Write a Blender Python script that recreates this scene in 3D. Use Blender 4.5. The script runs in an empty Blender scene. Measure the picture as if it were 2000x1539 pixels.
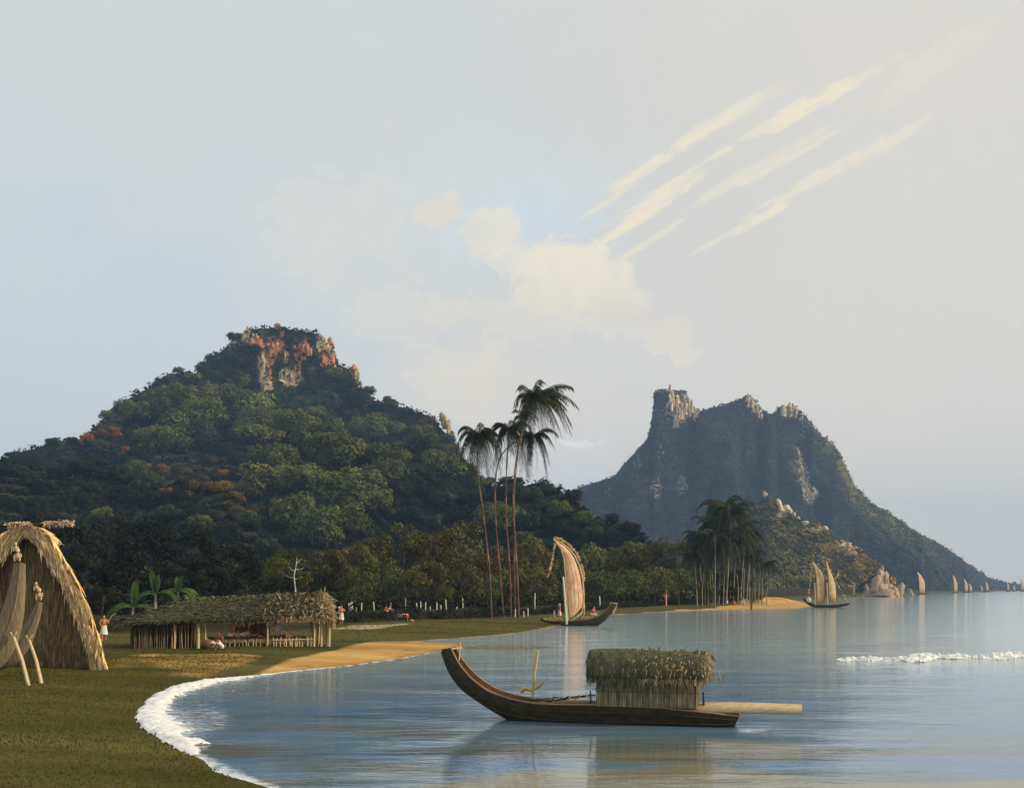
import bpy, math, random
import numpy as np
from mathutils import Vector, Matrix, Euler
R = math.radians
rng = np.random.default_rng(7)
random.seed(7)
S = bpy.context.scene
COL = S.collection
F, H, HZ = 2144.0, 4.0, 1150.0          # focal length in photo pixels, eye height (m), row of the horizon

def W(px, py, d):
    return np.array([(px - 1000) / F * d, d, H + (HZ - py) / F * d])

# ------------------------------------------------------------------ mesh builder
class MB:
    def __init__(s):
        s.v = []; s.n = 0; s.lv = []; s.ls = []; s.attr = []
    def add(s, verts, faces, a=None):
        verts = np.asarray(verts, float).reshape(-1, 3)
        faces = np.asarray(faces, int)
        s.v.append(verts)
        s.lv.append((faces + s.n).ravel()); s.ls.append(np.full(len(faces), faces.shape[1], int))
        s.attr.append(np.tile(np.asarray(a if a is not None else (1., 1., 1., 1.), float), (len(verts), 1)) if np.ndim(a) < 2 else np.asarray(a, float))
        s.n += len(verts)
        return s
    def quads(s, P, a=None):
        P = np.asarray(P, float); n = len(P); k = P.shape[1]
        return s.add(P.reshape(-1, 3), np.arange(n * k).reshape(n, k), a)
    def box(s, c, size, rot=(0, 0, 0), a=None, taper=1.0):
        x, y, z = [t / 2 for t in size]
        V = np.array([[-x, -y, -z], [x, -y, -z], [x, y, -z], [-x, y, -z], [-x * taper, -y * taper, z], [x * taper, -y * taper, z], [x * taper, y * taper, z], [-x * taper, y * taper, z]])
        m = np.array(Euler(rot).to_matrix())
        return s.add(V @ m.T + np.asarray(c, float), [[3, 2, 1, 0], [4, 5, 6, 7], [0, 1, 5, 4], [1, 2, 6, 5], [2, 3, 7, 6], [3, 0, 4, 7]], a)
    def loft(s, rings, closed=True, caps=True, a=None):
        rings = np.asarray(rings, float); m, k, _ = rings.shape
        f = []
        kk = k if closed else k - 1
        i, j = np.meshgrid(np.arange(m - 1), np.arange(kk), indexing='ij')
        j2 = (j + 1) % k
        f = np.stack([i * k + j, i * k + j2, (i + 1) * k + j2, (i + 1) * k + j], -1).reshape(-1, 4)
        s.add(rings.reshape(-1, 3), f, a)
        if caps and closed:
            for r, rev in ((rings[0], True), (rings[-1], False)):
                c = r.mean(0); V = np.vstack([r, c[None]])
                idx = np.arange(k)
                t = np.stack([idx, (idx + 1) % k, np.full(k, k)], -1)
                if rev: t = t[:, ::-1]
                s.add(V, t, a)
        return s
    def tube(s, path, rad, seg=6, a=None, flat=1.0, side=None):
        path = np.asarray(path, float); n = len(path)
        rad = np.full(n, rad, float) if np.ndim(rad) == 0 else np.asarray(rad, float)
        t = np.gradient(path, axis=0); t /= np.linalg.norm(t, axis=1)[:, None] + 1e-9
        ref = np.array([0., 1., 0.]) if side is None else np.asarray(side, float)
        if abs(np.dot(t[0], ref)) > .9 and side is None: ref = np.array([1., 0., 0.])
        rings = []
        for k in range(n):
            u = ref - t[k] * np.dot(ref, t[k]); u /= np.linalg.norm(u) + 1e-9
            w = np.cross(t[k], u)
            an = np.arange(seg) / seg * 2 * np.pi
            rings.append(path[k] + rad[k] * (np.cos(an)[:, None] * u + np.sin(an)[:, None] * w * flat))
        return s.loft(rings, a=a)
    def blob(s, c, r, nz=.25, seed=0, nu=10, nv=7, rot=0., a=None, sharp=False):
        g = np.random.default_rng(seed)
        u = np.arange(nu) / nu * 2 * np.pi; v = np.linspace(0.02, np.pi - .02, nv)
        rings = []
        ph = g.uniform(0, 6.3, 8); fq = g.integers(1, 5, 8)
        for vv in v:
            x = np.sin(vv) * np.cos(u); y = np.sin(vv) * np.sin(u); z = np.full(nu, np.cos(vv))
            k = 1 + nz * (np.sin(fq[0] * u + 3 * z + ph[0]) * .5 + np.sin(fq[1] * u - 4 * z + ph[1]) * .35 + np.sin(fq[2] * 2 * u + 6 * z + ph[2]) * .25)
            if sharp: k = k + nz * g.uniform(-.6, .6, nu)
            rings.append(np.stack([x * k * r[0], y * k * r[1], z * r[2] * (1 + nz * .3 * np.sin(2 * u + ph[3]))], -1))
        Rg = np.array(rings)
        cz, sz = math.cos(rot), math.sin(rot)
        Rg = np.stack([Rg[..., 0] * cz - Rg[..., 1] * sz, Rg[..., 0] * sz + Rg[..., 1] * cz, Rg[..., 2]], -1) + np.asarray(c, float)
        return s.loft(Rg[::-1], a=a)
    def prism(s, c, r, seed, a=None, n=7, lean=.12):
        # a jointed rock column: irregular many sided shaft with a broken top
        g = np.random.default_rng(seed); an = np.sort((np.arange(n) + g.uniform(-.35, .35, n)) / n * 2 * np.pi); rr = g.uniform(.62, 1.12, n)
        lx, ly = g.normal(0, lean, 2); zs = [-1, -.45, .1, .55, .82, 1.]; sc = [1.15, 1.06, 1., .88, .66, .30]; rg = []
        for k, (z, q) in enumerate(zip(zs, sc)):
            j = g.uniform(.72, 1.22, n) * rr * q
            rg.append(np.stack([c[0] + (np.cos(an) * j + lx * z) * r[0], c[1] + (np.sin(an) * j + ly * z) * r[1], c[2] + (z + (g.normal(0, .10, n) if k > 2 else 0 * an)) * r[2]], -1))
        return s.loft(rg, a=a)
    def build(s, name, mat, parent=None, smooth=True, org=None, mats=None):
        me = bpy.data.meshes.new(name)
        V = np.vstack(s.v) if s.v else np.zeros((0, 3))
        if org is None and parent is not None: org = ORG.get(parent.name, (0, 0, 0))
        if org is not None: V = V - np.asarray(org, float)
        lv = np.concatenate(s.lv); ls = np.concatenate(s.ls)
        me.vertices.add(len(V)); me.vertices.foreach_set('co', V.astype(np.float32).ravel())
        me.loops.add(len(lv)); me.loops.foreach_set('vertex_index', lv.astype(np.int32))
        me.polygons.add(len(ls)); st = np.concatenate([[0], np.cumsum(ls)[:-1]])
        me.polygons.foreach_set('loop_start', st.astype(np.int32))
        if smooth: me.polygons.foreach_set('use_smooth', np.ones(len(ls), bool))
        at = me.attributes.new('tint', 'FLOAT_COLOR', 'POINT')
        at.data.foreach_set('color', np.vstack(s.attr).astype(np.float32).ravel())
        me.update(calc_edges=True); me.validate()
        me.materials.append(mat)
        o = bpy.data.objects.new(name, me); COL.objects.link(o)
        if parent is not None:
            o.parent = parent; ORG[o.name] = org if org is not None else (0, 0, 0)
        elif org is not None:
            o.location = org; ORG[o.name] = org
        return o
ORG = {}

def tag(o, label=None, cat=None, group=None, kind=None):
    if label: o['label'] = label
    if cat: o['category'] = cat
    if group: o['group'] = group
    if kind: o['kind'] = kind
    return o

def thing(name, label, cat, loc, group=None):
    o = bpy.data.objects.new(name, None); COL.objects.link(o)
    o.location = [float(t) for t in loc]; o.empty_display_size = .3
    ORG[o.name] = tuple(float(t) for t in loc)
    return tag(o, label, cat, group)

def copy_tree(o, parent=None):
    c = o.copy(); COL.objects.link(c)
    if parent is not None: c.parent = parent
    for ch in list(o.children): copy_tree(ch, c)
    return c

# ------------------------------------------------------------------ materials
class NT:
    def __init__(s, tree): s.t = tree; s.t.nodes.clear()
    def n(s, typ, ins=None, **kw):
        nd = s.t.nodes.new(typ)
        for k, v in kw.items(): setattr(nd, k, v)
        for k, v in (ins or {}).items(): s.put(nd, k, v)
        return nd
    def put(s, nd, k, v):
        sk = nd.inputs[k]
        if isinstance(v, bpy.types.NodeSocket): s.t.links.new(v, sk)
        elif isinstance(v, bpy.types.Node): s.t.links.new(v.outputs[0], sk)
        else:
            if hasattr(sk.default_value, '__len__') and not hasattr(v, '__len__'): v = (v,) * len(sk.default_value)
            if hasattr(sk.default_value, '__len__') and len(sk.default_value) == 4 and len(v) == 3: v = tuple(v) + (1,)
            sk.default_value = v
    def m(s, op, a, b=None, c=None, clamp=False):
        nd = s.n('ShaderNodeMath', operation=op, use_clamp=clamp)
        for i, x in enumerate((a, b, c)):
            if x is not None: s.put(nd, i, x)
        return nd.outputs[0]
    def mix(s, f, a, b, blend='MIX'):
        nd = s.n('ShaderNodeMix', data_type='RGBA', blend_type=blend)
        s.put(nd, 0, f); s.put(nd, 6, a); s.put(nd, 7, b)
        return nd.outputs[2]
    def ss(s, x, lo, hi):
        nd = s.n('ShaderNodeMapRange', {0: x, 1: lo, 2: hi, 3: 0., 4: 1.}, interpolation_type='SMOOTHSTEP')
        return nd.outputs[0]
    def noise(s, vec, scale, detail=4, rough=.55, dist=0.):
        nd = s.n('ShaderNodeTexNoise', {'Scale': scale, 'Detail': detail, 'Roughness': rough, 'Distortion': dist})
        if vec is not None: s.put(nd, 'Vector', vec)
        return nd.outputs[0]
    def mapv(s, vec, scale=(1, 1, 1), rot=(0, 0, 0), loc=(0, 0, 0)):
        return s.n('ShaderNodeMapping', {'Vector': vec, 'Scale': scale, 'Rotation': rot, 'Location': loc}).outputs[0]
    def ramp(s, f, stops):
        nd = s.n('ShaderNodeValToRGB'); s.put(nd, 0, f)
        e = nd.color_ramp.elements
        while len(e) < len(stops): e.new(.5)
        for i, (p, c) in enumerate(stops): e[i].position = p; e[i].color = tuple(c) + (1,) if len(c) == 3 else c
        return nd.outputs[0]

def newmat(name):
    m = bpy.data.materials.new(name); m.use_nodes = True
    return m, NT(m.node_tree)

def simple(name, c1, c2, scale=4., stretch=(1, 1, 1), rough=.85, bump=.3, tint=False, trans=0., detail=5, spec=.25, c3=None, bd=.05):
    m, t = newmat(name)
    co = t.n('ShaderNodeTexCoord').outputs['Object']
    v = t.mapv(co, stretch)
    nz = t.noise(v, scale, detail, .65)
    stops = [(.32, c1), (.68, c2)] if c3 is None else [(.28, c1), (.5, c2), (.72, c3)]
    col = t.ramp(nz, stops)
    if tint:
        col = t.mix(1., col, t.n('ShaderNodeAttribute', attribute_name='tint').outputs['Color'], 'MULTIPLY')
    b = t.n('ShaderNodeBsdfPrincipled', {'Base Color': col, 'Roughness': rough, 'Specular IOR Level': spec})
    if bump:
        bp = t.n('ShaderNodeBump', {'Strength': bump, 'Distance': bd, 'Height': nz}); t.put(b, 'Normal', bp.outputs[0])
    sh = b.outputs[0]
    if trans:
        tr = t.n('ShaderNodeBsdfTranslucent', {'Color': col})
        mx = t.n('ShaderNodeMixShader', {0: trans, 1: sh, 2: tr.outputs[0]}); sh = mx.outputs[0]
    t.n('ShaderNodeOutputMaterial', {'Surface': sh})
    return m

def foliage(name, dark, light, trans=.25, scale=2.2, var=.45):
    m, t = newmat(name)
    co = t.n('ShaderNodeTexCoord').outputs['Object']
    rnd = t.n('ShaderNodeObjectInfo').outputs['Random']
    off = t.n('ShaderNodeVectorMath', {0: co, 1: t.n('ShaderNodeCombineXYZ', {0: t.m('MULTIPLY', rnd, 37.), 1: t.m('MULTIPLY', rnd, 91.), 2: 0.}).outputs[0]}, operation='ADD').outputs[0]
    nz = t.noise(off, scale, 3, .6)
    col = t.ramp(nz, [(.33, dark), (.66, light)])
    tint = t.n('ShaderNodeAttribute', attribute_name='tint').outputs['Color']
    col = t.mix(1., col, tint, 'MULTIPLY')
    k = t.m('MULTIPLY_ADD', rnd, var, 1 - var / 2)
    col = t.n('ShaderNodeHueSaturation', {'Hue': t.m('MULTIPLY_ADD', t.m('FRACT', t.m('MULTIPLY', rnd, 7.3)), .03, .485), 'Saturation': 1., 'Value': k, 'Fac': 1., 'Color': col}).outputs[0]
    d = t.n('ShaderNodeBsdfPrincipled', {'Base Color': col, 'Roughness': .75, 'Specular IOR Level': .15})
    tr = t.n('ShaderNodeBsdfTranslucent', {'Color': col})
    mx = t.n('ShaderNodeMixShader', {0: trans, 1: d.outputs[0], 2: tr.outputs[0]})
    t.n('ShaderNodeOutputMaterial', {'Surface': mx.outputs[0]})
    return m

M = {}
M['straw'] = simple('straw', (.36, .25, .12), (.74, .58, .36), 9., (1, 1, .25), trans=.25, tint=True, spec=.1)
M['old_thatch'] = simple('old_thatch', (.052, .056, .034), (.125, .122, .072), 5., (1, 1, .3), trans=.1, tint=True, spec=.1)
M['brown_thatch'] = simple('brown_thatch', (.15, .115, .055), (.27, .21, .11), 3., (3, 3, .4), tint=True, spec=.1)
M['dark_wood'] = simple('dark_wood', (.022, .018, .009), (.062, .048, .022), 5., (.35, 2, 2), rough=.7, bump=.4)
M['brown_wood'] = simple('brown_wood', (.10, .058, .026), (.20, .12, .055), 6., (.35, 2, 2), rough=.75, bump=.4)
M['grey_wood'] = simple('grey_wood', (.15, .11, .065), (.27, .205, .13), 5., (2.5, 2.5, .5), rough=.8, bump=.5)
M['pale_wood'] = simple('pale_wood', (.42, .30, .17), (.66, .50, .30), 6., (.5, 3, 3), rough=.8)
M['stick'] = simple('stick', (.24, .18, .10), (.52, .40, .25), 5., (2, 2, .7), tint=True)
M['white_stick'] = simple('white_stick', (.50, .47, .40), (.78, .74, .64), 5., (2, 2, .7))
M['pink_pole'] = simple('pink_pole', (.45, .16, .09), (.75, .48, .36), 2., (1, 1, 2))
M['palm_trunk'] = simple('palm_trunk', (.045, .03, .018), (.11, .062, .036), .45, (.3, .3, 1), c3=(.40, .23, .14))
M['dark_trunk'] = simple('dark_trunk', (.05, .035, .02), (.12, .085, .05), 2., (2, 2, .5))
M['pale_trunk'] = simple('pale_trunk', (.10, .08, .045), (.30, .26, .17), .5, (2, 2, .6), c3=(.56, .49, .34))
M['white_cloth'] = simple('white_cloth', (.68, .62, .52), (.84, .80, .72), 6., trans=.15)
M['red_cloth'] = simple('red_cloth', (.42, .065, .025), (.58, .12, .05), 6.)
M['brown_cloth'] = simple('brown_cloth', (.10, .05, .02), (.19, .09, .035), 6.)
M['skin'] = simple('skin', (.52, .18, .08), (.60, .25, .12), 3., rough=.6, bump=0)
M['dark_skin'] = simple('dark_skin', (.13, .05, .022), (.2, .08, .035), 3., rough=.6, bump=0)
M['hair'] = simple('hair', (.012, .009, .007), (.03, .02, .014), 30., rough=.6)
M['sail'] = simple('sail', (.82, .68, .48), (.76, .54, .35), .9, (1.2, 1.2, 1.), trans=.4, detail=9, c3=(.66, .24, .12), spec=.1)
M['feather'] = simple('feather', (.50, .33, .15), (.80, .62, .36), 8., trans=.35)
M['coconut'] = simple('coconut', (.60, .22, .05), (.75, .42, .10), 4., rough=.5)
M['pink_rail'] = simple('pink_rail', (.20, .12, .075), (.40, .25, .17), 6., (.35, 2, 2))  # pinkish brown wood of the gunwales
M['rope'] = simple('rope', (.035, .028, .018), (.12, .09, .05), 20.)
M['pale_rope'] = simple('pale_rope', (.45, .32, .13), (.62, .46, .2), 20.)
M['foam'] = simple('foam', (.78, .79, .78), (.9, .9, .88), 6., rough=.7, bump=.8, trans=.2)
M['rock'] = simple('rock', (.22, .19, .15), (.50, .43, .34), .5, (1, 1, .45), tint=True, bump=1., detail=8, c3=(.34, .29, .23), spec=.1, bd=1.2)
M['far_sail'] = simple('far_sail', (.62, .45, .25), (.80, .64, .40), .8, trans=.4)
M['leaf_green'] = foliage('leaf_green', (.044, .060, .017), (.125, .142, .038))
M['leaf_blue'] = foliage('leaf_blue', (.020, .036, .020), (.050, .072, .036))
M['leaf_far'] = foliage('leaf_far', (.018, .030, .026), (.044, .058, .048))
M['leaf_olive'] = foliage('leaf_olive', (.045, .044, .012), (.135, .12, .032))
M['leaf_brown'] = foliage('leaf_brown', (.046, .038, .011), (.115, .086, .024))
M['leaf_orange'] = foliage('leaf_orange', (.15, .058, .012), (.33, .13, .03))
M['leaf_gold'] = foliage('leaf_gold', (.12, .08, .016), (.24, .15, .035))
M['leaf_dark'] = foliage('leaf_dark', (.007, .010, .005), (.019, .024, .010))  # darkest leaf colour; also stands for shade in hollows, gaps and forest foot
M['leaf_palm'] = foliage('leaf_palm', (.020, .026, .010), (.055, .062, .022), scale=1.)
M['leaf_banana'] = foliage('leaf_banana', (.035, .075, .018), (.085, .14, .035), trans=.35)

# ------------------------------------------------------------------ numeric noise
def vnoise(x, y, seed=0):
    x = np.asarray(x, float); y = np.asarray(y, float)
    xi = np.floor(x).astype(np.int64); yi = np.floor(y).astype(np.int64); fx = x - xi; fy = y - yi
    fx = fx * fx * (3 - 2 * fx); fy = fy * fy * (3 - 2 * fy)
    def h(a, b):
        n = (a * 374761393 + b * 668265263 + seed * 974711) & 0x7fffffff
        n = ((n ^ (n >> 13)) * 1274126177) & 0x7fffffff
        return ((n ^ (n >> 16)) & 0xffff) / 65535.0
    return (h(xi, yi) * (1 - fx) + h(xi + 1, yi) * fx) * (1 - fy) + (h(xi, yi + 1) * (1 - fx) + h(xi + 1, yi + 1) * fx) * fy
def fbm(x, y, seed=0, o=4):
    s = 0; a = .5
    for k in range(o): s = s + a * (vnoise(x * 2 ** k, y * 2 ** k, seed + k) - .5); a *= .5
    return s * 2
def sm(x, lo, hi):
    t = np.clip((np.asarray(x, float) - lo) / (hi - lo), 0, 1); return t * t * (3 - 2 * t)

# ------------------------------------------------------------------ ground
def P0(px, py, z=0.):                    # the point of height z seen at a pixel
    d = (H - z) * F / (py - HZ); return ((px - 1000) / F * d, d)
shore_px = [(600, 1800), (545, 1570), (520, 1539), (440, 1508), (380, 1476), (320, 1442), (290, 1424), (275, 1402), (284, 1382), (310, 1358), (350, 1341), (400, 1331), (480, 1322), (560, 1312), (680, 1300), (780, 1286), (860, 1271), (915, 1260), (900, 1257), (840, 1255), (815, 1252.5), (850, 1249), (920, 1244), (1000, 1237), (1060, 1228), (1100, 1220), (1180, 1202), (1260, 1196.5), (1400, 1190.5), (1500, 1188.5), (1575, 1187), (1592, 1183), (1580, 1178), (1560, 1174), (1600, 1169.5), (1660, 1166.5), (1740, 1162.5), (1800, 1158.4), (1860, 1156.2), (1950, 1153.9), (2030, 1153.1)]
shore = np.array([(0.5, -40.), (-2., 5.)] + [P0(*p) for p in shore_px] + [(2600., 3600.)])
land = np.vstack([shore, [(9000., 8000.), (-9000., 8000.), (-9000., -40.)]])
def seg_dist(x, y, line, close=False):
    best = np.full(np.shape(x), 1e9)
    pts = list(zip(line[:-1], line[1:])) + ([(line[-1], line[0])] if close else [])
    for a, b in pts:
        ab = b - a; t = np.clip(((x - a[0]) * ab[0] + (y - a[1]) * ab[1]) / (ab @ ab + 1e-9), 0, 1)
        best = np.minimum(best, np.hypot(x - a[0] - t * ab[0], y - a[1] - t * ab[1]))
    return best
def inside(x, y, poly):
    c = np.zeros(np.shape(x), bool); n = len(poly)
    for i in range(n):
        x1, y1 = poly[i]; x2, y2 = poly[(i + 1) % n]
        k = ((y1 > y) != (y2 > y)) & (x < (x2 - x1) * (y - y1) / (y2 - y1 + 1e-12) + x1); c ^= k
    return c
def sdist(x, y): return seg_dist(x, y, shore) * np.where(inside(x, y, land), 1, -1)
bank_px = [(330, 1238), (560, 1232), (640, 1220), (780, 1213), (900, 1209), (1000, 1203), (1060, 1199), (1150, 1192), (1230, 1186), (1300, 1182), (1400, 1179), (1440, 1176.5)]
bank = np.array([(-160., 85.)] + [P0(a, b, .35) for a, b in bank_px] + [(60., 250.), (68., 300.)])
bankp = np.vstack([bank, [(200., 380.), (900., 900.), (5000., 6000.), (-6000., 6000.), (-6000., 85.)]])
def gz(x, y):
    x = np.asarray(x, float); y = np.asarray(y, float)
    s = sdist(x, y)
    z = np.where(s < 0, np.maximum(-2.5, s * .12), .42 * (1 - np.exp(-np.maximum(s, 0) / 5.5)))
    b = seg_dist(x, y, bank) * np.where(inside(x, y, bankp), 1, -1)
    z = z + 1.0 * sm(b, -.6, 2.2) * sm(s, 1, 8) + .12 * fbm(x / 4, y / 4, 3) * sm(s, 0, 5) + np.clip(b - 10, 0, 300) * .008 * sm(s, 5, 40)
    return z + .0
def g1(x, y): return float(gz(np.array([x]), np.array([y]))[0])
def base(px, py):                        # where the ground is seen at a pixel
    z = .3
    for _ in range(12):
        x, y = P0(px, py, z); z = .5 * z + .5 * g1(x, y)
    return np.array([x, y, g1(x, y)])
def at(px, d): x = (px - 1000) / F * d; return np.array([x, d, g1(x, d)])
# ================================================================== SETTING
def grid_faces(m, k):
    i, j = np.meshgrid(np.arange(m - 1), np.arange(k - 1), indexing='ij')
    return np.stack([i * k + j, i * k + j + 1, (i + 1) * k + j + 1, (i + 1) * k + j], -1).reshape(-1, 4)
def fan(pxs, ds):
    PX, D = np.meshgrid(pxs, ds)
    return (PX - 1000) / F * D, D * np.ones_like(PX), PX

# ---- ground
sand_px = [(415, 1334), (450, 1312), (520, 1292), (600, 1273), (660, 1262), (760, 1251), (860, 1243), (960, 1236), (1060, 1226), (1100, 1217), (1180, 1199.5), (1260, 1193), (1400, 1187), (1440, 1179), (1470, 1174), (1540, 1172), (1580, 1172), (1600, 1175), (1600, 1184), (1590, 1191), (1400, 1194), (1260, 1200), (1100, 1226), (1000, 1243), (930, 1262), (860, 1278), (680, 1306), (480, 1330)]
sandp = np.array([P0(a, b, .2) for a, b in sand_px])
path_px = [(660, 1229), (700, 1223), (790, 1218.5), (800, 1220), (740, 1227)]
pathp = np.array([P0(a, b, .35) for a, b in path_px])
ds = np.concatenate([np.geomspace(6, 320, 330), np.geomspace(330, 3300, 60)])
X, Y, PX = fan(np.arange(-1500, 2700, 9.), ds)
Z = gz(X, Y)
Z = np.where(sdist(X, Y) < -25, -2.5, Z) + np.where(Y > 400, sm(Y, 400, 1500) * 2 * (sdist(X, Y) > 30), 0)
sd = seg_dist(X, Y, sandp, True) * np.where(inside(X, Y, sandp), 1, -1)
pd = seg_dist(X, Y, pathp, True) * np.where(inside(X, Y, pathp), 1, -1)
wob = fbm(X / 5, Y / 14, 11) * 3.2
sand = sm(sd + wob, -1.6, 1.8); pale = sm(pd + wob * .5, -1.2, .8)
sh = sdist(X, Y)
sand = np.maximum(sand, sm(-sh, -.7, .2) * .8 * sm(Y, 26, 45))
dryp = np.array([P0(a, b, .3) for a, b in [(215, 1290), (260, 1276), (400, 1276), (520, 1274), (580, 1280), (430, 1322), (330, 1318), (240, 1305)]])
dd_ = seg_dist(X, Y, dryp, True) * np.where(inside(X, Y, dryp), 1, -1); sand = np.maximum(sand, .52 * sm(dd_ + wob, -2, 2))
wet = sm(-sh, -1.2, .1) * sm(Y, 28, 48)
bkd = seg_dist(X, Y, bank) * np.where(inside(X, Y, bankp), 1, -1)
floor = sm(bkd, -2.6, .3) * sm(sh, 4, 10)  # dark litter under the trees; also paints tree shade onto the bank face
A = np.stack([sand, pale, wet, floor], -1).reshape(-1, 4)
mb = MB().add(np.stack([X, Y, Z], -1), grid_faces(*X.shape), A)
gm, t = newmat('ground')
geo = t.n('ShaderNodeNewGeometry').outputs['Position']
atn = t.n('ShaderNodeAttribute', attribute_name='tint'); at_ = atn.outputs['Color']; fl_ = atn.outputs['Alpha']
sp = t.n('ShaderNodeSeparateColor', {0: at_}).outputs
n1 = t.noise(geo, .35, 6, .65); n2 = t.noise(t.mapv(geo, (.12, .5, 1)), .5, 5, .6); n3 = t.noise(geo, 5., 4, .7)
grass = t.ramp(n2, [(.3, (.034, .036, .009)), (.48, (.062, .062, .014)), (.68, (.11, .092, .022))])
grass = t.mix(t.ss(n1, .52, .72), grass, (.075, .050, .020))
grass = t.mix(t.m('MULTIPLY', t.ss(n3, .5, .8), .35), grass, (.12, .11, .035))
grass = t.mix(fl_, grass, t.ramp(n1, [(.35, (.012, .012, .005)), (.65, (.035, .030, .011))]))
sandc = t.ramp(n2, [(.3, (.30, .165, .05)), (.5, (.46, .27, .085)), (.7, (.55, .36, .15))])
sandc = t.mix(t.ss(n1, .56, .7), sandc, (.24, .16, .06))
sf = t.ss(t.m('ADD', sp[0], t.m('MULTIPLY_ADD', n1, .7, -.35)), .35, .65)
col = t.mix(sf, grass, sandc)
col = t.mix(t.ss(t.m('ADD', sp[1], t.m('MULTIPLY_ADD', n2, .6, -.3)), .4, .65), col, (.36, .29, .17))
col = t.mix(t.m('MULTIPLY', sp[2], .45), col, (.085, .060, .022))
bp = t.n('ShaderNodeBump', {'Strength': .3, 'Distance': .12, 'Height': t.m('ADD', n3, n1)})
b = t.n('ShaderNodeBsdfPrincipled', {'Base Color': col, 'Roughness': .95, 'Specular IOR Level': .08, 'Normal': bp.outputs[0]})
t.n('ShaderNodeOutputMaterial', {'Surface': b.outputs[0]})
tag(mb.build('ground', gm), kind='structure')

# ---- grass blades on the near shore
def blades(n, dmin, dmax, px0, px1, hgt):
    d = np.sqrt(rng.uniform(dmin ** 2, dmax ** 2, n)); px = rng.uniform(px0, px1, n)
    x = (px - 1000) / F * d; z = gz(x, d)
    s_ = sdist(x, d); sd_ = seg_dist(x, d, sandp, True) * np.where(inside(x, d, sandp), 1, -1)
    k = (s_ > .06) & (sd_ < -.4)
    x, d, z = x[k], d[k], z[k]; n = len(x)
    h = rng.uniform(.4, 1, n) * hgt; a = rng.uniform(0, 6.28, n); w = rng.uniform(.012, .03, n)
    lean = rng.normal(0, .5, (n, 2)) * h[:, None]
    o = np.stack([x, d, z - .01], -1); sx = np.stack([np.cos(a) * w, np.sin(a) * w, 0 * a], -1)
    tip = o + np.stack([lean[:, 0], lean[:, 1], h], -1)
    T = np.stack([o - sx, o + sx, tip], 1)
    c = rng.uniform(1.25, 1.75, n); return T, np.repeat(np.stack([c * rng.uniform(.9, 1.3, n), c, c * .7, np.ones(n)], -1), 3, 0)
mb = MB()
T, a = blades(70000, 13, 60, -250, 560, .07); mb.quads(T, a)
T, a = blades(20000, 55, 140, 100, 1150, .25); mb.quads(T, a)
M['grass'] = foliage('grass', (.042, .044, .011), (.085, .078, .018), scale=.25, var=0., trans=.6)
tag(mb.build('grass', M['grass'], smooth=False), kind='stuff')

# ---- water
wd = np.concatenate([np.geomspace(5, 400, 260), np.geomspace(410, 5000, 60)])
X, Y, PX = fan(np.arange(-3500, 5600, 20.), wd)
PYw = HZ + H * F / Y
s_ = sdist(X, Y)
def spot(px, py, rx, ry): return np.clip(1 - np.hypot((PX - px) / rx, (PYw - py) / ry), 0, 1)
foam = .6 * sm(s_, -1.6, -.1) * (.25 + .6 * sm(PX, 940, 560)) * sm(Y, 90, 50) * sm(PYw, 1480, 1420) + .50 * sm(spot(395, 1405, 130, 60), 0, .8) + .3 * sm(spot(470, 1345, 170, 34), 0, .7)
foam = np.maximum(foam, sm(s_, -.55, -.1) * .75 * sm(Y, 75, 20))
foam += .45 * sm(spot(1840, 1287, 260, 16), 0, .7) + .35 * sm(spot(960, 1395, 120, 22), 0, .8) + .55 * sm(spot(1470, 1425, 70, 14), 0, .8)
shal = sm(PYw + 22 * fbm(X / 2, Y / 3, 21), 1490, 1550) * sm(PX, 600, 1000) + .55 * sm(spot(1250, 1500, 420, 70), 0, .8) + .8 * sm(spot(990, 1264, 130, 9), 0, .5) + .5 * sm(spot(1700, 1222, 130, 14), 0, .7) + .5 * sm(spot(1800, 1262, 380, 22), 0, .7)
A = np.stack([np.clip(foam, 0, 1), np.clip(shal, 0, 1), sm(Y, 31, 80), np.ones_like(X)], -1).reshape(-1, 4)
Zw = .035 * fbm(X / 3, Y / 2.2, 31) * sm(Y, 300, 30) + 0.
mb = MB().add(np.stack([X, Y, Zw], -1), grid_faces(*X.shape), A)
wm, t = newmat('sea_water')
geo = t.n('ShaderNodeNewGeometry').outputs['Position']
sp = t.n('ShaderNodeSeparateColor', {0: t.n('ShaderNodeAttribute', attribute_name='tint').outputs['Color']}).outputs
str1 = t.noise(t.mapv(geo, (.05, .22, 1), (0, 0, .06)), 1., 5, .6, .4)
str2 = t.noise(t.mapv(geo, (.25, 1., 1), (0, 0, -.05)), 1., 4, .6, .6)
rip = t.noise(t.mapv(geo, (.55, 1.5, 1)), 1.6, 4, .65, .5)
rip2 = t.noise(t.mapv(geo, (.09, .3, 1)), 1.2, 3, .6, .3)
body = t.ramp(str1, [(.3, (.06, .165, .31)), (.5, (.095, .205, .335)), (.68, (.14, .215, .29))])
body = t.mix(t.m('MULTIPLY', t.ss(str2, .45, .7), .5), body, (.165, .205, .195))
dist = t.n('ShaderNodeVectorMath', {0: geo}, operation='LENGTH').outputs['Value']
olive = t.m('MULTIPLY', t.ss(t.noise(t.mapv(geo, (.10, .35, 1), (0, 0, .1), (7, 3, 0)), 1., 4, .6, .6), .43, .62), t.m('SUBTRACT', 1., t.ss(dist, 25., 38.)))
body = t.mix(t.m('MULTIPLY', olive, .85), body, (.115, .11, .055))
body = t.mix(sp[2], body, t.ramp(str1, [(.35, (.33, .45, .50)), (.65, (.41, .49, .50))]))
shf = t.ss(t.m('ADD', sp[1], t.m('MULTIPLY_ADD', str2, .9, -.45)), .3, .8)
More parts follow.
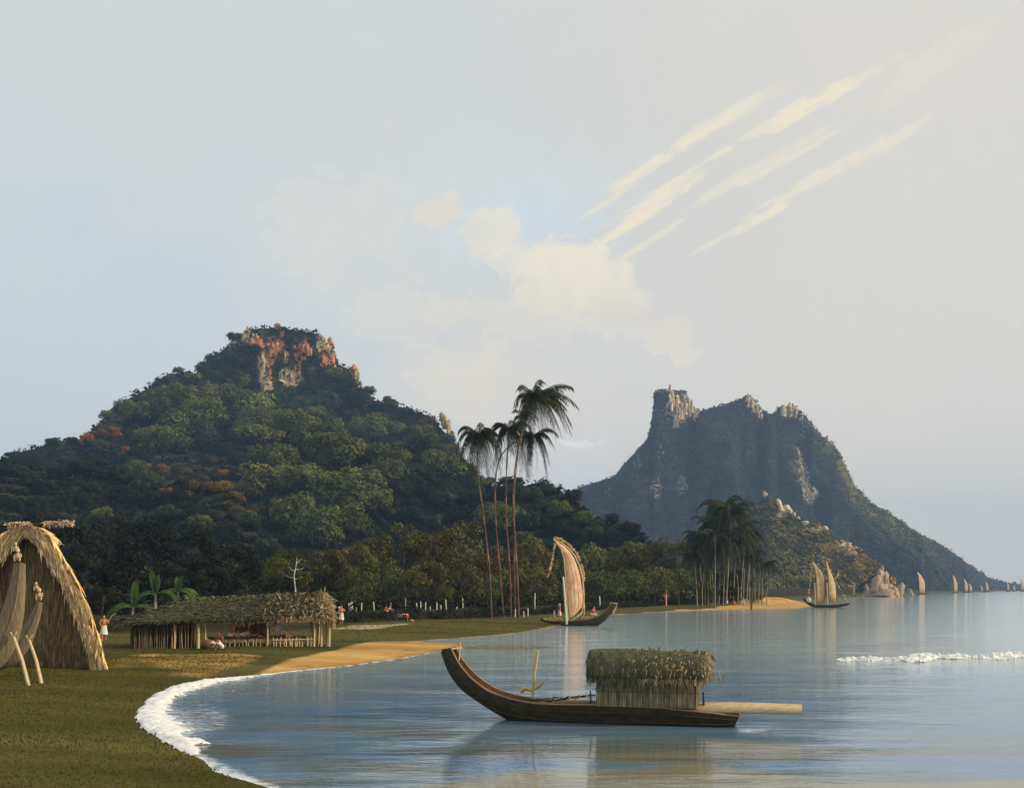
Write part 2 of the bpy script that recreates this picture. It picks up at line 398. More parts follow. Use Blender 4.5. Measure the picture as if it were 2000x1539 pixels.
body = t.mix(t.m('MULTIPLY', shf, .75), body, (.27, .23, .115))
fn = t.noise(t.mapv(geo, (1.2, 2.2, 1)), 1.6, 6, .75)
ff = t.m('MULTIPLY', t.ss(t.m('ADD', sp[0], t.m('MULTIPLY_ADD', fn, 1.5, -.85)), .22, .85), .85)
col = t.mix(ff, body, (.80, .81, .80))
hgt = t.m('ADD', t.m('MULTIPLY', rip, .35), rip2)
bp = t.n('ShaderNodeBump', {'Strength': t.m('MULTIPLY_ADD', t.ss(dist, 28., 90.), .16, .24), 'Distance': .16, 'Height': hgt})
rgh = t.m('MULTIPLY_ADD', ff, .5, .07)
b = t.n('ShaderNodeBsdfPrincipled', {'Base Color': col, 'Roughness': rgh, 'IOR': 1.5, 'Specular Tint': (.66, .84, 1.), 'Normal': bp.outputs[0]})
t.n('ShaderNodeOutputMaterial', {'Surface': b.outputs[0]})
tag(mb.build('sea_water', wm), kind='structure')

# ---- surf along the shore and the breaker offshore
def along(line, step):
    out = []
    for a, b in zip(line[:-1], line[1:]):
        L = np.hypot(*(b - a)); n = max(1, int(L / step))
        for k in range(n): out.append((a + (b - a) * (k + rng.random()) / n, (b - a) / L))
    return out
def foam_sheet(mb, cx, cy, dens, rise, seed):
    # a lacy sheet of froth: cells survive where the noise is above 1 - density; crests stand proud of the water
    s_, t_ = np.meshgrid(np.arange(cx.shape[1]), np.arange(cx.shape[0]))
    n1 = fbm(cx / .9 + 2 * fbm(cx / .5, cy / .5, seed + 9), cy / .45, seed, 5); n2 = np.abs(fbm(cx / .38, cy / .22, seed + 3, 4))
    f = .5 + .55 * n1 + .35 * (.35 - n2) * 2
    keep = f > 1 - dens
    z = .012 + rise * np.clip(f - (1 - dens), 0, .6) * 1.4 * (.6 + .8 * vnoise(cx / .12, cy / .10, seed + 5))
    V = np.stack([cx, cy, z], -1).reshape(-1, 3); Fc = grid_faces(*cx.shape); k = keep.reshape(-1)[Fc].sum(1) >= 3
    mb.add(V, Fc[k])
mb = MB()
path = np.array([P0(*q) for q in shore_px[4:19]]); seg = np.concatenate([[0], np.cumsum(np.hypot(*np.diff(path, axis=0).T))])
sq = np.arange(0, seg[-1], .07); lx, ly = np.interp(sq, seg, path[:, 0]), np.interp(sq, seg, path[:, 1])
for _ in range(12): lx[1:-1] = (lx[:-2] + lx[2:]) / 2; ly[1:-1] = (ly[:-2] + ly[2:]) / 2
tx, ty = np.gradient(lx), np.gradient(ly); L_ = np.hypot(tx, ty); nx, ny = ty / L_, -tx / L_
lpx = lx / ly * F + 1000
tq = np.arange(-.35, 2.6, .07)[:, None]
big = sm(lpx, 560, 390) * sm(np.arange(len(sq)) * .07, .2, 2.2)
wid = .14 + .55 * big + .25 * fbm(sq / 1.3, sq * 0, 6) * (.3 + big) + .12 * sm(lpx, 900, 500)
dens = np.clip(1.12 - np.abs(tq - .30 * wid) / wid * .95, 0, 1.1) * (.50 + .42 * sm(lpx, 700, 430)) * sm(tq, -.35, -.1 - .1 * fbm(sq / .7, sq * 0, 8)) * sm(lpx, 920, 800)
foam_sheet(mb, lx + nx * tq, ly + ny * tq, dens, .03 + .09 * big, 17)
tag(mb.build('surf_foam', M['foam']), 'white surf foam breaking along the dark grassy edge of the bay', kind='stuff')
mb = MB()
bx, by = np.meshgrid(np.arange(0, 14.6, .085), np.arange(-3.6, 3.6, .085))
x0, y0 = P0(1640, 1291); x1, y1 = P0(2040, 1281)
cx = x0 + (x1 - x0) * bx / 14.6 * 1.0; cy = y0 + (y1 - y0) * bx / 14.6 + by + .5 * np.sin(bx * 1.1) + .6 * fbm(bx / 2.2, bx * 0, 12)
pxl = cx / cy * F + 1000
env = .42 + .50 * np.clip(np.exp(-((pxl - 1795) / 34) ** 2) + .8 * np.exp(-((pxl - 1872) / 22) ** 2) + .8 * np.exp(-((pxl - 1960) / 34) ** 2) + .45 * np.exp(-((pxl - 1700) / 26) ** 2), 0, 1)
dens = env * np.clip(1.15 - np.abs(by) / (.7 + 2.1 * env), 0, 1)
foam_sheet(mb, cx, cy, dens, .30, 23)
tag(mb.build('breaking_wave', M['foam']), 'white broken wave crest on the open water at the right', kind='stuff')

# ---- hills
def interp(pts, px):
    pts = np.array(pts, float); return np.interp(px, pts[:, 0], pts[:, 1]), np.interp(px, pts[:, 0], pts[:, 2])
def ridge(pts, PX, D, fs, bs, low=0.):
    py, dd = interp(pts, PX); z = H + (HZ - py) / F * dd - low
    e0, e1 = pts[0][0], pts[-1][0]
    out = np.maximum(e0 - PX, 0) + np.maximum(PX - e1, 0)
    return z - fs * np.maximum(dd - D, 0) - bs * np.maximum(D - dd, 0) - out / F * dd * 1.3
R0 = [(-600, 1010, 600), (-300, 960, 600), (-100, 910, 610), (0, 900, 620), (60, 878, 630), (110, 868, 640), (160, 862, 670), (185, 842, 700), (210, 815, 730), (235, 785, 760), (280, 755, 790), (330, 728, 820), (385, 724, 840), (400, 702, 850), (430, 686, 855), (455, 664, 860), (480, 650, 860), (530, 640, 860), (580, 646, 860), (630, 655, 860), (652, 680, 860), (660, 712, 860), (690, 724, 855), (705, 757, 850), (740, 784, 840), (800, 804, 820), (850, 824, 800), (880, 854, 780), (905, 894, 760), (925, 920, 740), (1000, 985, 700), (1100, 1080, 700)]
R1 = [(180, 900, 620), (260, 810, 660), (370, 786, 690), (450, 802, 690), (520, 828, 690), (545, 862, 680), (560, 930, 660), (600, 1000, 640)]
R2 = [(500, 910, 560), (560, 846, 580), (650, 850, 590), (750, 862, 590), (850, 872, 580), (900, 922, 570), (940, 970, 560), (1000, 1030, 550), (1060, 1100, 540)]
R2b = [(470, 1030, 420), (530, 975, 450), (600, 915, 470), (700, 905, 480), (800, 915, 480), (870, 945, 470), (930, 995, 450), (1000, 1060, 430)]
R3 = [(-600, 970, 400), (-100, 915, 400), (0, 908, 400), (100, 920, 410), (200, 936, 410), (290, 950, 410), (350, 940, 400), (430, 946, 390), (490, 1000, 370), (520, 1060, 350), (560, 1110, 330)]
R6 = [(880, 1010, 420), (960, 960, 420), (1000, 952, 420), (1080, 958, 410), (1120, 980, 400), (1160, 1008, 390), (1210, 1020, 380), (1245, 1034, 370), (1268, 1064, 360), (1285, 1110, 350), (1310, 1160, 340)]
pxs = np.arange(-700, 1345, 3.)
_, dline = interp(R0, pxs)
tt = np.unique(np.concatenate([np.linspace(.26, .9, 75), np.linspace(.9, 1.02, 60), np.linspace(1.02, 1.6, 22)]))
PXh, Th = np.meshgrid(pxs, tt)
Dh = Th * dline[None, :] * np.ones_like(PXh)
def crag_front(px): return sm(px, 440, 480) * sm(px, 715, 690)
def hill_z(PX, D):
    X = (PX - 1000) / F * D
    py, dd = interp(R0, PX); z0 = H + (HZ - py) / F * dd
    back = np.maximum(dd - D, 0)
    cf = crag_front(PX)
    dep = 44 + 14 * fbm(X / 26, D * 0, 77)
    bk = np.maximum(back - 3 - 5 * cf * fbm(X / 9, 0 * D + 3, 78), 0)
    cliff = np.minimum(bk * 4.2, dep) + .62 * np.maximum(bk - dep / 4.2, 0)
    plain = .75 * back
    z = z0 - (cf * cliff + (1 - cf) * plain) - .6 * np.maximum(D - dd, 0) - np.maximum(-600 - PX, 0) * .2
    rs = [(R1, .75, .5), (R2, .8, .5), (R2b, .75, .5), (R3, .5, .35), (R6, .75, .5)]
    z = np.maximum(z, -5 + 0 * z)
    for r, f, b_ in rs:
        z = np.maximum(z, ridge(r, PX, D, f, b_))
    return z + 5 * fbm(X / 30, D / 30, 41) * (1 - .6 * cf)
Zh = hill_z(PXh, Dh)
Zh = np.where(Zh < 3, Zh - 6, Zh)
Xh = (PXh - 1000) / F * Dh
PYh = HZ - (Zh - H) / Dh * F
def rocks(PX, PY, spots):
    r = np.zeros_like(PX)
    for px, py, rx, ry in spots: r = np.maximum(r, np.clip(1.25 - np.hypot((PX - px) / rx, (PY - py) / ry), 0, 1))
    return r
orange = rocks(PXh, PYh, [(500, 672, 18, 18), (535, 680, 26, 26), (592, 685, 20, 22), (640, 700, 18, 20), (692, 722, 14, 14), (525, 720, 8, 40), (875, 830, 12, 30), (582, 712, 8, 22), (548, 638, 10, 8)])
cream = rocks(PXh, PYh, [(480, 660, 20, 18), (515, 725, 14, 40), (525, 755, 10, 18), (568, 738, 26, 20), (635, 665, 22, 22), (700, 740, 12, 22), (455, 672, 14, 8), (560, 705, 10, 14), (560, 832, 20, 4), (150, 922, 18, 6), (270, 942, 24, 4)])
A = np.stack([np.maximum(orange, cream), sm(orange - cream, -.1, .1), 0 * orange, 1 + 0 * orange], -1).reshape(-1, 4)
hm, t = newmat('hill_soil')
geo = t.n('ShaderNodeNewGeometry'); pos = geo.outputs['Position']
sp = t.n('ShaderNodeSeparateColor', {0: t.n('ShaderNodeAttribute', attribute_name='tint').outputs['Color']}).outputs
n1 = t.noise(pos, .06, 6, .7); n2 = t.noise(t.mapv(pos, (1, 1, .35)), .22, 6, .7)
green = t.ramp(n1, [(.32, (.012, .018, .007)), (.5, (.035, .042, .014)), (.7, (.075, .07, .022))])
rk = t.mix(sp[1], t.ramp(n2, [(.3, (.16, .12, .075)), (.5, (.42, .33, .20)), (.7, (.58, .48, .33))]), t.ramp(n2, [(.3, (.20, .07, .03)), (.5, (.46, .17, .07)), (.7, (.55, .28, .14))]))
f = t.ss(t.m('ADD', sp[0], t.m('MULTIPLY_ADD', n2, 1.2, -.6)), .3, .5)
col = t.mix(f, green, rk)
bp = t.n('ShaderNodeBump', {'Strength': 1., 'Distance': 2.5, 'Height': n2})
b = t.n('ShaderNodeBsdfPrincipled', {'Base Color': col, 'Roughness': .95, 'Specular IOR Level': .05, 'Normal': bp.outputs[0]})
t.n('ShaderNodeOutputMaterial', {'Surface': b.outputs[0]})
tag(MB().add(np.stack([Xh, Dh, Zh], -1), grid_faces(*Xh.shape), A).build('left_hill', hm), kind='structure')

# nearest visible hit of a pixel's ray on a fan surface
def hits(PXg, Dg, Zg, px, py):
    j = np.clip(np.round((px - PXg[0, 0]) / (PXg[0, 1] - PXg[0, 0])).astype(int), 0, PXg.shape[1] - 1)
    PYg = HZ - (Zg - H) / Dg * F
    out = np.full(len(px), np.nan)
    for k in range(len(px)):
        c = PYg[:, j[k]] <= py[k]
        if c.any(): out[k] = Dg[np.argmax(c), j[k]]
    return out

# ---- far mountain
SIL = [(1040, 1010), (1100, 972), (1130, 952), (1165, 942), (1200, 930), (1215, 910), (1240, 884), (1262, 860), (1271, 835), (1276, 800), (1277, 770), (1284, 763), (1312, 764), (1338, 764), (1348, 782), (1358, 800), (1368, 803), (1385, 797), (1420, 790), (1440, 783), (1458, 773), (1472, 776), (1484, 800), (1500, 808), (1512, 808), (1522, 795), (1540, 792), (1556, 793), (1575, 816), (1592, 838), (1608, 855), (1630, 870), (1642, 890), (1652, 910), (1665, 942), (1690, 972), (1715, 990), (1740, 1004), (1790, 1038), (1830, 1059), (1870, 1085), (1900, 1108), (1930, 1127), (1960, 1136), (1985, 1140), (2010, 1146), (2060, 1151), (2200, 1152)]
MD = [(1000, 0, 1560), (1600, 0, 1700), (1800, 0, 1560), (1860, 0, 1850), (1950, 0, 2850), (2200, 0, 3200)]
pxm = np.arange(1040, 2190, 2.5)
sil = np.interp(pxm, [a for a, _ in SIL], [b for _, b in SIL]); _, dm = interp(MD, pxm)
sil = sil + 2.0 * fbm(pxm / 9, 0 * pxm, 51) + 1.2 * fbm(pxm / 3.3, 0 * pxm, 52)
tm = np.unique(np.concatenate([np.linspace(.76, .95, 70), np.linspace(.95, 1.01, 60), np.linspace(1.01, 1.3, 14)]))
PXm, Tm = np.meshgrid(pxm, tm); Dm = Tm * dm[None, :]
Xm = (PXm - 1000) / F * Dm
Z0 = (H + (HZ - sil) / F * dm)[None, :] * np.ones_like(PXm); bk = np.maximum(dm[None, :] - Dm, 0)
towers = sm(PXm, 1262, 1280) * sm(PXm, 1366, 1350) + .8 * sm(PXm, 1425, 1450) * sm(PXm, 1500, 1484) + .8 * sm(PXm, 1508, 1520) * sm(PXm, 1590, 1570)
cl = np.minimum(np.maximum(bk - 4, 0) * 4.5, 52 * np.clip(towers, 0, 1)); 
hgt = np.maximum(Z0 - cl, 1)
span = (dm[None, :] * .205)
tfr = np.clip(bk / span, 0, 1)
prof = (1 - tfr) ** 1.35
rib = (np.abs(fbm(Xm / 75 + fbm(Xm / 300, Dm / 200, 63) * 1.5 - bk / 520, bk / 420, 61, 3)) * 78 - 24) * np.sin(np.pi * np.clip(tfr * 1.25, 0, 1)) * np.clip(Z0 / 160, 0, 1)
Zm = hgt * prof - rib + 6 * fbm(Xm / 28, Dm / 28, 64) * np.clip(bk / 30, 0, 1) * np.clip(Z0 / 60, .1, 1)
Zm = np.where(bk <= 0, Z0 - .8 * (Dm - dm[None, :]), Zm)
Zm = np.where(tfr >= 1, -3, Zm)
# grassy promontory in front of it
PR = [(1330, 1150, 900), (1400, 1085, 900), (1440, 1030, 900), (1478, 985, 900), (1500, 972, 900), (1530, 995, 890), (1560, 1012, 880), (1600, 1028, 860), (1650, 1060, 840), (1690, 1087, 820), (1715, 1105, 800), (1740, 1135, 780), (1765, 1160, 760)]
PYm = HZ - (Zm - H) / Dm * F
wr = rocks(PXm, PYm, [(1332, 790, 26, 26), (1322, 815, 18, 16), (1468, 785, 12, 20), (1540, 800, 22, 18), (1562, 900, 9, 28), (1572, 930, 11, 28), (1580, 965, 16, 24), (1280, 955, 14, 22), (1332, 950, 12, 24), (1245, 905, 10, 14), (1290, 880, 8, 16), (1620, 860, 16, 16), (1190, 965, 10, 14), (1480, 815, 12, 16), (1380, 940, 8, 14)])
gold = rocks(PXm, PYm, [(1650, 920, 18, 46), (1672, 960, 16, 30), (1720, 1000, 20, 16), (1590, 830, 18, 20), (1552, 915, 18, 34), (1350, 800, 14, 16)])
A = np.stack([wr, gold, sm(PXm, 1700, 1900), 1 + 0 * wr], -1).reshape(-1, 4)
mm, t = newmat('mountain')
geo = t.n('ShaderNodeNewGeometry'); pos = geo.outputs['Position']; nrm = geo.outputs['True Normal']
sp = t.n('ShaderNodeSeparateColor', {0: t.n('ShaderNodeAttribute', attribute_name='tint').outputs['Color']}).outputs
n1 = t.noise(pos, .022, 7, .7); n2 = t.noise(t.mapv(pos, (1, 1, .3)), .07, 7, .72); n3 = t.noise(pos, .16, 3, .6)
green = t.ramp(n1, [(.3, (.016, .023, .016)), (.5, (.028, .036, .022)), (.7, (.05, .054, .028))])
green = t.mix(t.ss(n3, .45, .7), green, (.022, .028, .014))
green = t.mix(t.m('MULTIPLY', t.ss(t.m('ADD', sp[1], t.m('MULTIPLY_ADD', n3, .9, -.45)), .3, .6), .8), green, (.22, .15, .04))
rk = t.ramp(n2, [(.3, (.15, .13, .11)), (.5, (.38, .33, .26)), (.68, (.62, .55, .45))])
f = t.ss(t.m('ADD', sp[0], t.m('MULTIPLY_ADD', n2, 1.5, -.75)), .3, .5)
col = t.mix(f, green, rk)
bp = t.n('ShaderNodeBump', {'Strength': 1., 'Distance': 9., 'Height': t.m('ADD', n2, n3)})
b = t.n('ShaderNodeBsdfPrincipled', {'Base Color': col, 'Roughness': .95, 'Specular IOR Level': .05, 'Normal': bp.outputs[0]})
t.n('ShaderNodeOutputMaterial', {'Surface': b.outputs[0]})
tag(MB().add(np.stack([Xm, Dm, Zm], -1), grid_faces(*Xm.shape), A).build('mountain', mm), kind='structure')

pxp = np.arange(1290, 1800, 3.); tp = np.linspace(.55, 1.25, 130)
_, dp = interp(PR, pxp)
PXp, Tp = np.meshgrid(pxp, tp); Dp = Tp * dp[None, :]; Xp = (PXp - 1000) / F * Dp
Zp = np.maximum(ridge(PR, PXp, Dp, .36, .6), ridge([(1640, 1180, 700), (1690, 1125, 700), (1725, 1112, 700), (1745, 1128, 700), (1760, 1165, 700)], PXp, Dp, .6, .6)) + 4 * fbm(Xp / 22, Dp / 22, 71) + 1.5 * fbm(Xp / 6, Dp / 6, 72)
Zp = np.where(Zp < .3, -3, Zp)
PYp = HZ - (Zp - H) / Dp * F
wr = rocks(PXp, PYp, [(1530, 1000, 20, 12), (1650, 1068, 30, 5), (1660, 1080, 16, 4), (1600, 1032, 30, 4)])
gold = rocks(PXp, PYp, [(1640, 1068, 60, 16), (1690, 1100, 30, 26)])
A = np.stack([wr, gold * .8, 0 * wr, 1 + 0 * wr], -1).reshape(-1, 4)
tag(MB().add(np.stack([Xp, Dp, Zp], -1), grid_faces(*Xp.shape), A).build('headland_terrain', mm), kind='structure')

# ---- rock slabs of the crags (bare terrain)
ROCKT = {'o': (1.9, 1.0, .60, 1), 'c': (1.95, 1.68, 1.28, 1), 'g': (.55, .52, .48, 1), 'd': (.35, .34, .30, 1)}
def slab(mb, px, py, d, wpx, hpx, tint, seed, depth=.6):
    w = wpx / F * d / 2; c = W(px, py + hpx * .08, d) + np.array([0, w * depth * .75, 0]); h = hpx / F * d / 2
    for q in range(5):
        sc_ = (.95, .62, .55, .45, .4)[q]; k_ = rng.uniform(.6, 1.2)
        mb.prism(c + np.array([rng.normal(0, w * .5) * (q > 0), -rng.uniform(0, w * .4) * (q > 0), rng.normal(0, h * .45) * (q > 0)]), (w * 1.05 * sc_, (w * depth + 1) * sc_, h * 1.1 * sc_), seed * 3 + q, a=ROCKT[tint] * np.array([k_, k_, k_, 1]))
mb = MB()
for k, (px, py, w, h, c) in enumerate([(462, 668, 12, 12, 'c'), (478, 655, 16, 22, 'c'), (488, 648, 12, 18, 'c'), (540, 636, 10, 13, 'o'), (548, 640, 8, 10, 'c'), (552, 652, 8, 12, 'o'), (498, 668, 12, 22, 'o'), (504, 682, 10, 24, 'o'), (520, 676, 12, 26, 'o'), (530, 684, 14, 28, 'o'), (542, 682, 9, 30, 'o'), (512, 715, 9, 44, 'c'), (505, 728, 9, 36, 'g'), (523, 730, 7, 40, 'o'), (524, 752, 10, 26, 'c'), (529, 770, 6, 18, 'o'), (555, 702, 8, 18, 'c'), (556, 736, 14, 22, 'c'), (570, 742, 18, 24, 'c'), (584, 738, 12, 26, 'c'), (582, 706, 7, 22, 'o'), (590, 684, 12, 26, 'o'), (600, 688, 10, 30, 'o'), (576, 682, 10, 20, 'o'), (606, 690, 8, 22, 'o'), (628, 668, 16, 24, 'c'), (620, 676, 16, 16, 'c'), (640, 690, 18, 20, 'c'), (634, 706, 16, 20, 'o'), (648, 700, 14, 28, 'o'), (644, 668, 12, 16, 'o'), (690, 720, 12, 16, 'o'), (696, 728, 10, 20, 'c'), (676, 728, 7, 14, 'g'), (703, 752, 9, 18, 'c'), (565, 712, 12, 20, 'd'), (610, 720, 18, 26, 'd')]):
    py0, dd = interp(R0, np.array([px])); zc = H + (HZ - py) / F * dd[0]
    dcol = np.interp(px, pxs, np.arange(len(pxs))); col_z = Zh[:, int(round(dcol))]; col_d = Dh[:, int(round(dcol))]
    pyc = HZ - (col_z - H) / col_d * F; j = np.argmax(pyc <= py); dd = col_d[j] if pyc.min() <= py else dd[0]
    slab(mb, px, py, dd - 1.0, w * 1.1, h * 1.1, c, k + 5, .5)
for px, py, h in ((868, 822, 26), (876, 836, 24), (862, 812, 16), (884, 850, 20)):
    slab(mb, px, py, np.interp(px, [a[0] for a in R0], [a[2] for a in R0]), 12, h, 'c', int(px))
M['crag'] = simple('crag', (.07, .065, .05), (.46, .41, .32), .30, (1, 1, .45), tint=True, bump=1., detail=10, spec=.05, bd=4.)
tag(mb.build('crag_terrain', M['crag'], smooth=False), kind='structure')
mb = MB()
def onm(px, py, off=4.):
    j = int(round((px - pxm[0]) / 2.5)); c = PYm[:, j] <= py
    return (Dm[np.argmax(c), j] if c.any() else dm[j]) - off
for k, (px, py, w, h, c) in enumerate([(1310, 780, 16, 36, 'c'), (1322, 790, 14, 44, 'c'), (1332, 800, 16, 40, 'c'), (1344, 798, 14, 36, 'c'), (1318, 822, 16, 24, 'c'), (1354, 812, 10, 24, 'c'), (1328, 772, 16, 20, 'd'), (1462, 782, 10, 30, 'c'), (1470, 790, 10, 26, 'c'), (1478, 800, 10, 22, 'c'), (1530, 800, 12, 22, 'c'), (1542, 802, 12, 26, 'c'), (1554, 804, 10, 24, 'c'), (1566, 818, 10, 20, 'c'), (1560, 890, 7, 24, 'c'), (1562, 912, 9, 26, 'c'), (1566, 930, 9, 26, 'c'), (1574, 954, 9, 30, 'c'), (1580, 966, 9, 26, 'c'), (1592, 962, 8, 18, 'c'), (1284, 944, 8, 26, 'g'), (1276, 964, 12, 24, 'g'), (1332, 948, 12, 26, 'g'), (1246, 902, 7, 24, 'g'), (1290, 878, 8, 18, 'g'), (1190, 960, 9, 16, 'g'), (1615, 858, 10, 14, 'c'), (1624, 866, 9, 14, 'c'), (1304, 800, 10, 34, 'c'), (1336, 782, 12, 26, 'c'), (1350, 796, 12, 28, 'c'), (1360, 806, 10, 16, 'c'), (1326, 808, 12, 30, 'c'), (1316, 770, 12, 16, 'd'), (1548, 796, 10, 18, 'c'), (1485, 806, 9, 16, 'c'), (1640, 890, 8, 14, 'c'), (1596, 842, 9, 14, 'c'), (1300, 768, 12, 14, 'd'), (1270, 975, 12, 22, 'g'), (1290, 955, 8, 20, 'g'), (1340, 955, 8, 20, 'g'), (1568, 945, 7, 22, 'c'), (1588, 972, 7, 20, 'c')]):
    slab(mb, px, py, onm(px, py), w, h, c, k + 60, .5)
tag(mb.build('mountain_cliff', M['crag'], smooth=False), kind='structure')

# ================================================================== SKY, SUN, CAMERA, AIR
SAZ, SEL = R(97), R(27)
world = bpy.data.worlds.new('World'); S.world = world; world.use_nodes = True
world.cycles.sampling_method = 'MANUAL'; world.cycles.sample_map_resolution = 256
t = NT(world.node_tree)
sky = t.n('ShaderNodeTexSky', sky_type='NISHITA', sun_disc=False, sun_elevation=SEL, sun_rotation=SAZ, air_density=1.0, dust_density=2.0, ozone_density=1.0)
g = t.n('ShaderNodeTexCoord').outputs['Generated']
xyz = t.n('ShaderNodeSeparateXYZ', {0: g}).outputs
yy = t.m('MAXIMUM', xyz[1], .12)
a_ = t.m('DIVIDE', xyz[0], yy); b_ = t.m('DIVIDE', xyz[2], yy)
uv = t.n('ShaderNodeCombineXYZ', {0: a_, 1: b_, 2: 0.}).outputs[0]
front = t.ss(xyz[1], .1, .4)
def A_(px): return (px - 1000) / F
def B_(py): return (HZ - py) / F
big = t.noise(g, 2.2, 5, .6, .5); fine = t.noise(g, 9., 6, .65, .3); brush = t.noise(t.mapv(uv, (1, 1, 1), (0, 0, -.5)), 14., 6, .7, 1.5)
fine2 = t.noise(t.mapv(uv, (1, 1.2, 1)), 26., 8, .72, .6)
skyc = t.mix(1., sky.outputs[0], (.095, .095, .095), 'MULTIPLY')
lr = t.ss(a_, -.45, .4)
veil = t.mix(lr, (.555, .625, .655), (.69, .645, .57))
low = t.ss(b_, .38, .05)
veil = t.mix(t.m('MULTIPLY', low, .6), veil, t.mix(lr, (.68, .66, .645), (.84, .745, .605)))
veil = t.mix(t.m('MULTIPLY', t.ss(big, .42, .66), .45), veil, (.70, .67, .60))
base_ = t.mix(.9, skyc, veil)
warp = t.n('ShaderNodeTexNoise', {'Vector': uv, 'Scale': 11., 'Detail': 6., 'Roughness': .65}).outputs['Color']
wv = t.n('ShaderNodeVectorMath', {0: t.n('ShaderNodeVectorMath', {0: warp, 1: (.5, .5, .5)}, operation='SUBTRACT').outputs[0], 1: (.11, .075, 0)}, operation='MULTIPLY').outputs[0]
uvw = t.n('ShaderNodeVectorMath', {0: uv, 1: wv}, operation='ADD').outputs[0]
def puff(px, py, rx, ry, lo=0., hi=.6, rot=0., src=None):
    mp = t.mapv(uvw if src is None else src, (1, 1, 1))
    v = t.n('ShaderNodeVectorMath', {0: mp, 1: (A_(px), B_(py), 0)}, operation='SUBTRACT').outputs[0]
    v = t.n('ShaderNodeVectorRotate', {0: v, 'Angle': -rot}, rotation_type='Z_AXIS').outputs[0]
    v = t.n('ShaderNodeVectorMath', {0: v, 1: (F / rx, F / ry, 0)}, operation='MULTIPLY').outputs[0]
    L = t.n('ShaderNodeVectorMath', {0: v}, operation='LENGTH').outputs['Value']
    e_ = t.m('SUBTRACT', 1., L)
    if src is None: e_ = t.m('ADD', e_, t.m('MULTIPLY_ADD', fine2, 1.5, -.75))
    return t.m('MULTIPLY', t.ss(e_, lo, hi), front)
c = base_
def lay(c, f, col, k=1.): return t.mix(t.m('MULTIPLY', f, k), c, col)
c = lay(c, puff(1010, 450, 300, 110, 0, 1.), (.56, .655, .70), .75)
c = lay(c, puff(980, 340, 420, 160, 0, 1.), (.60, .67, .69), .4)
c = lay(c, puff(700, 480, 330, 190, 0, .9), (.70, .68, .62), .35)
for px, py, rx, ry, k in ((640, 430, 170, 120, .16), (865, 408, 62, 36, .8), (962, 455, 70, 46, .75), (990, 490, 55, 40, .5), (1140, 545, 150, 82, .95), (1070, 525, 80, 44, .7), (1230, 540, 60, 44, .6), (1000, 610, 190, 70, .5), (1190, 620, 130, 44, .55), (1310, 640, 52, 34, .7), (1342, 672, 26, 40, .7), (900, 745, 110, 100, .45), (800, 610, 160, 70, .3)):
    c = lay(c, puff(px, py, rx, ry, 0.02, .34), t.mix(t.ss(fine, .35, .65), (.70, .645, .555), (.79, .72, .57)), k)
c = lay(c, puff(1200, 600, 170, 60, 0, .9), (.66, .61, .56), .5)
c = lay(c, puff(960, 790, 330, 170, 0, 1.), (.77, .68, .56), .55)
c = lay(c, puff(1120, 905, 90, 80, 0, .4), (.71, .69, .66), .55); c = lay(c, puff(1110, 860, 50, 12, 0, .5), (.84, .82, .78), .7)
stk = t.noise(t.mapv(uv, (1, 1, 1), (0, 0, -.52)), 1., 2)
ruv = t.n('ShaderNodeVectorRotate', {0: uv, 'Angle': -.53}, rotation_type='Z_AXIS').outputs[0]
sn = t.noise(t.mapv(ruv, (11, 95, 1)), 1., 8, .72, .9)
nbk = t.noise(t.mapv(ruv, (26, 60, 1)), 1., 5, .7, .8)
fib = t.noise(t.mapv(ruv, (30, 420, 1)), 1., 6, .75, .5)
for px, py, rx, ry, ro, k in ((1300, 305, 250, 20, .56, .75), (1420, 230, 230, 26, .50, .5), (1560, 215, 240, 30, .50, .75), (1290, 385, 200, 30, .55, .8), (1210, 452, 130, 18, .55, .7), (1250, 430, 150, 14, .55, .6), (1470, 435, 130, 18, .50, .75), (1600, 345, 260, 20, .52, .6), (1740, 275, 200, 22, .55, .45), (1480, 330, 260, 22, .52, .45), (1830, 120, 300, 60, .6, .25), (1650, 170, 260, 26, .5, .5), (1340, 340, 220, 12, .55, .6), (1560, 300, 240, 12, .52, .5), (1180, 400, 120, 12, .58, .55), (1270, 470, 130, 12, .56, .55), (1400, 470, 110, 10, .5, .5)):
    pf = puff(px, py, rx, ry, 0., 1., ro, src=uv)
    c = lay(c, t.m('MULTIPLY', t.ss(t.m('ADD', t.m('ADD', t.m('MULTIPLY', pf, .30), t.m('MULTIPLY', sn, .45)), t.m('ADD', t.m('MULTIPLY', fib, .30), t.m('MULTIPLY', nbk, .75))), .80, 1.02), t.ss(pf, 0., .45)), (.80, .71, .52), k)
c = t.mix(t.m('MULTIPLY', t.ss(brush, .35, .7), .06), c, (.52, .54, .53))
c = t.mix(t.ss(xyz[2], -.02, -.1), c, (.2, .24, .26))
bg = t.n('ShaderNodeBackground', {'Color': c, 'Strength': 1.21})
t.n('ShaderNodeOutputWorld', {'Surface': bg.outputs[0]})

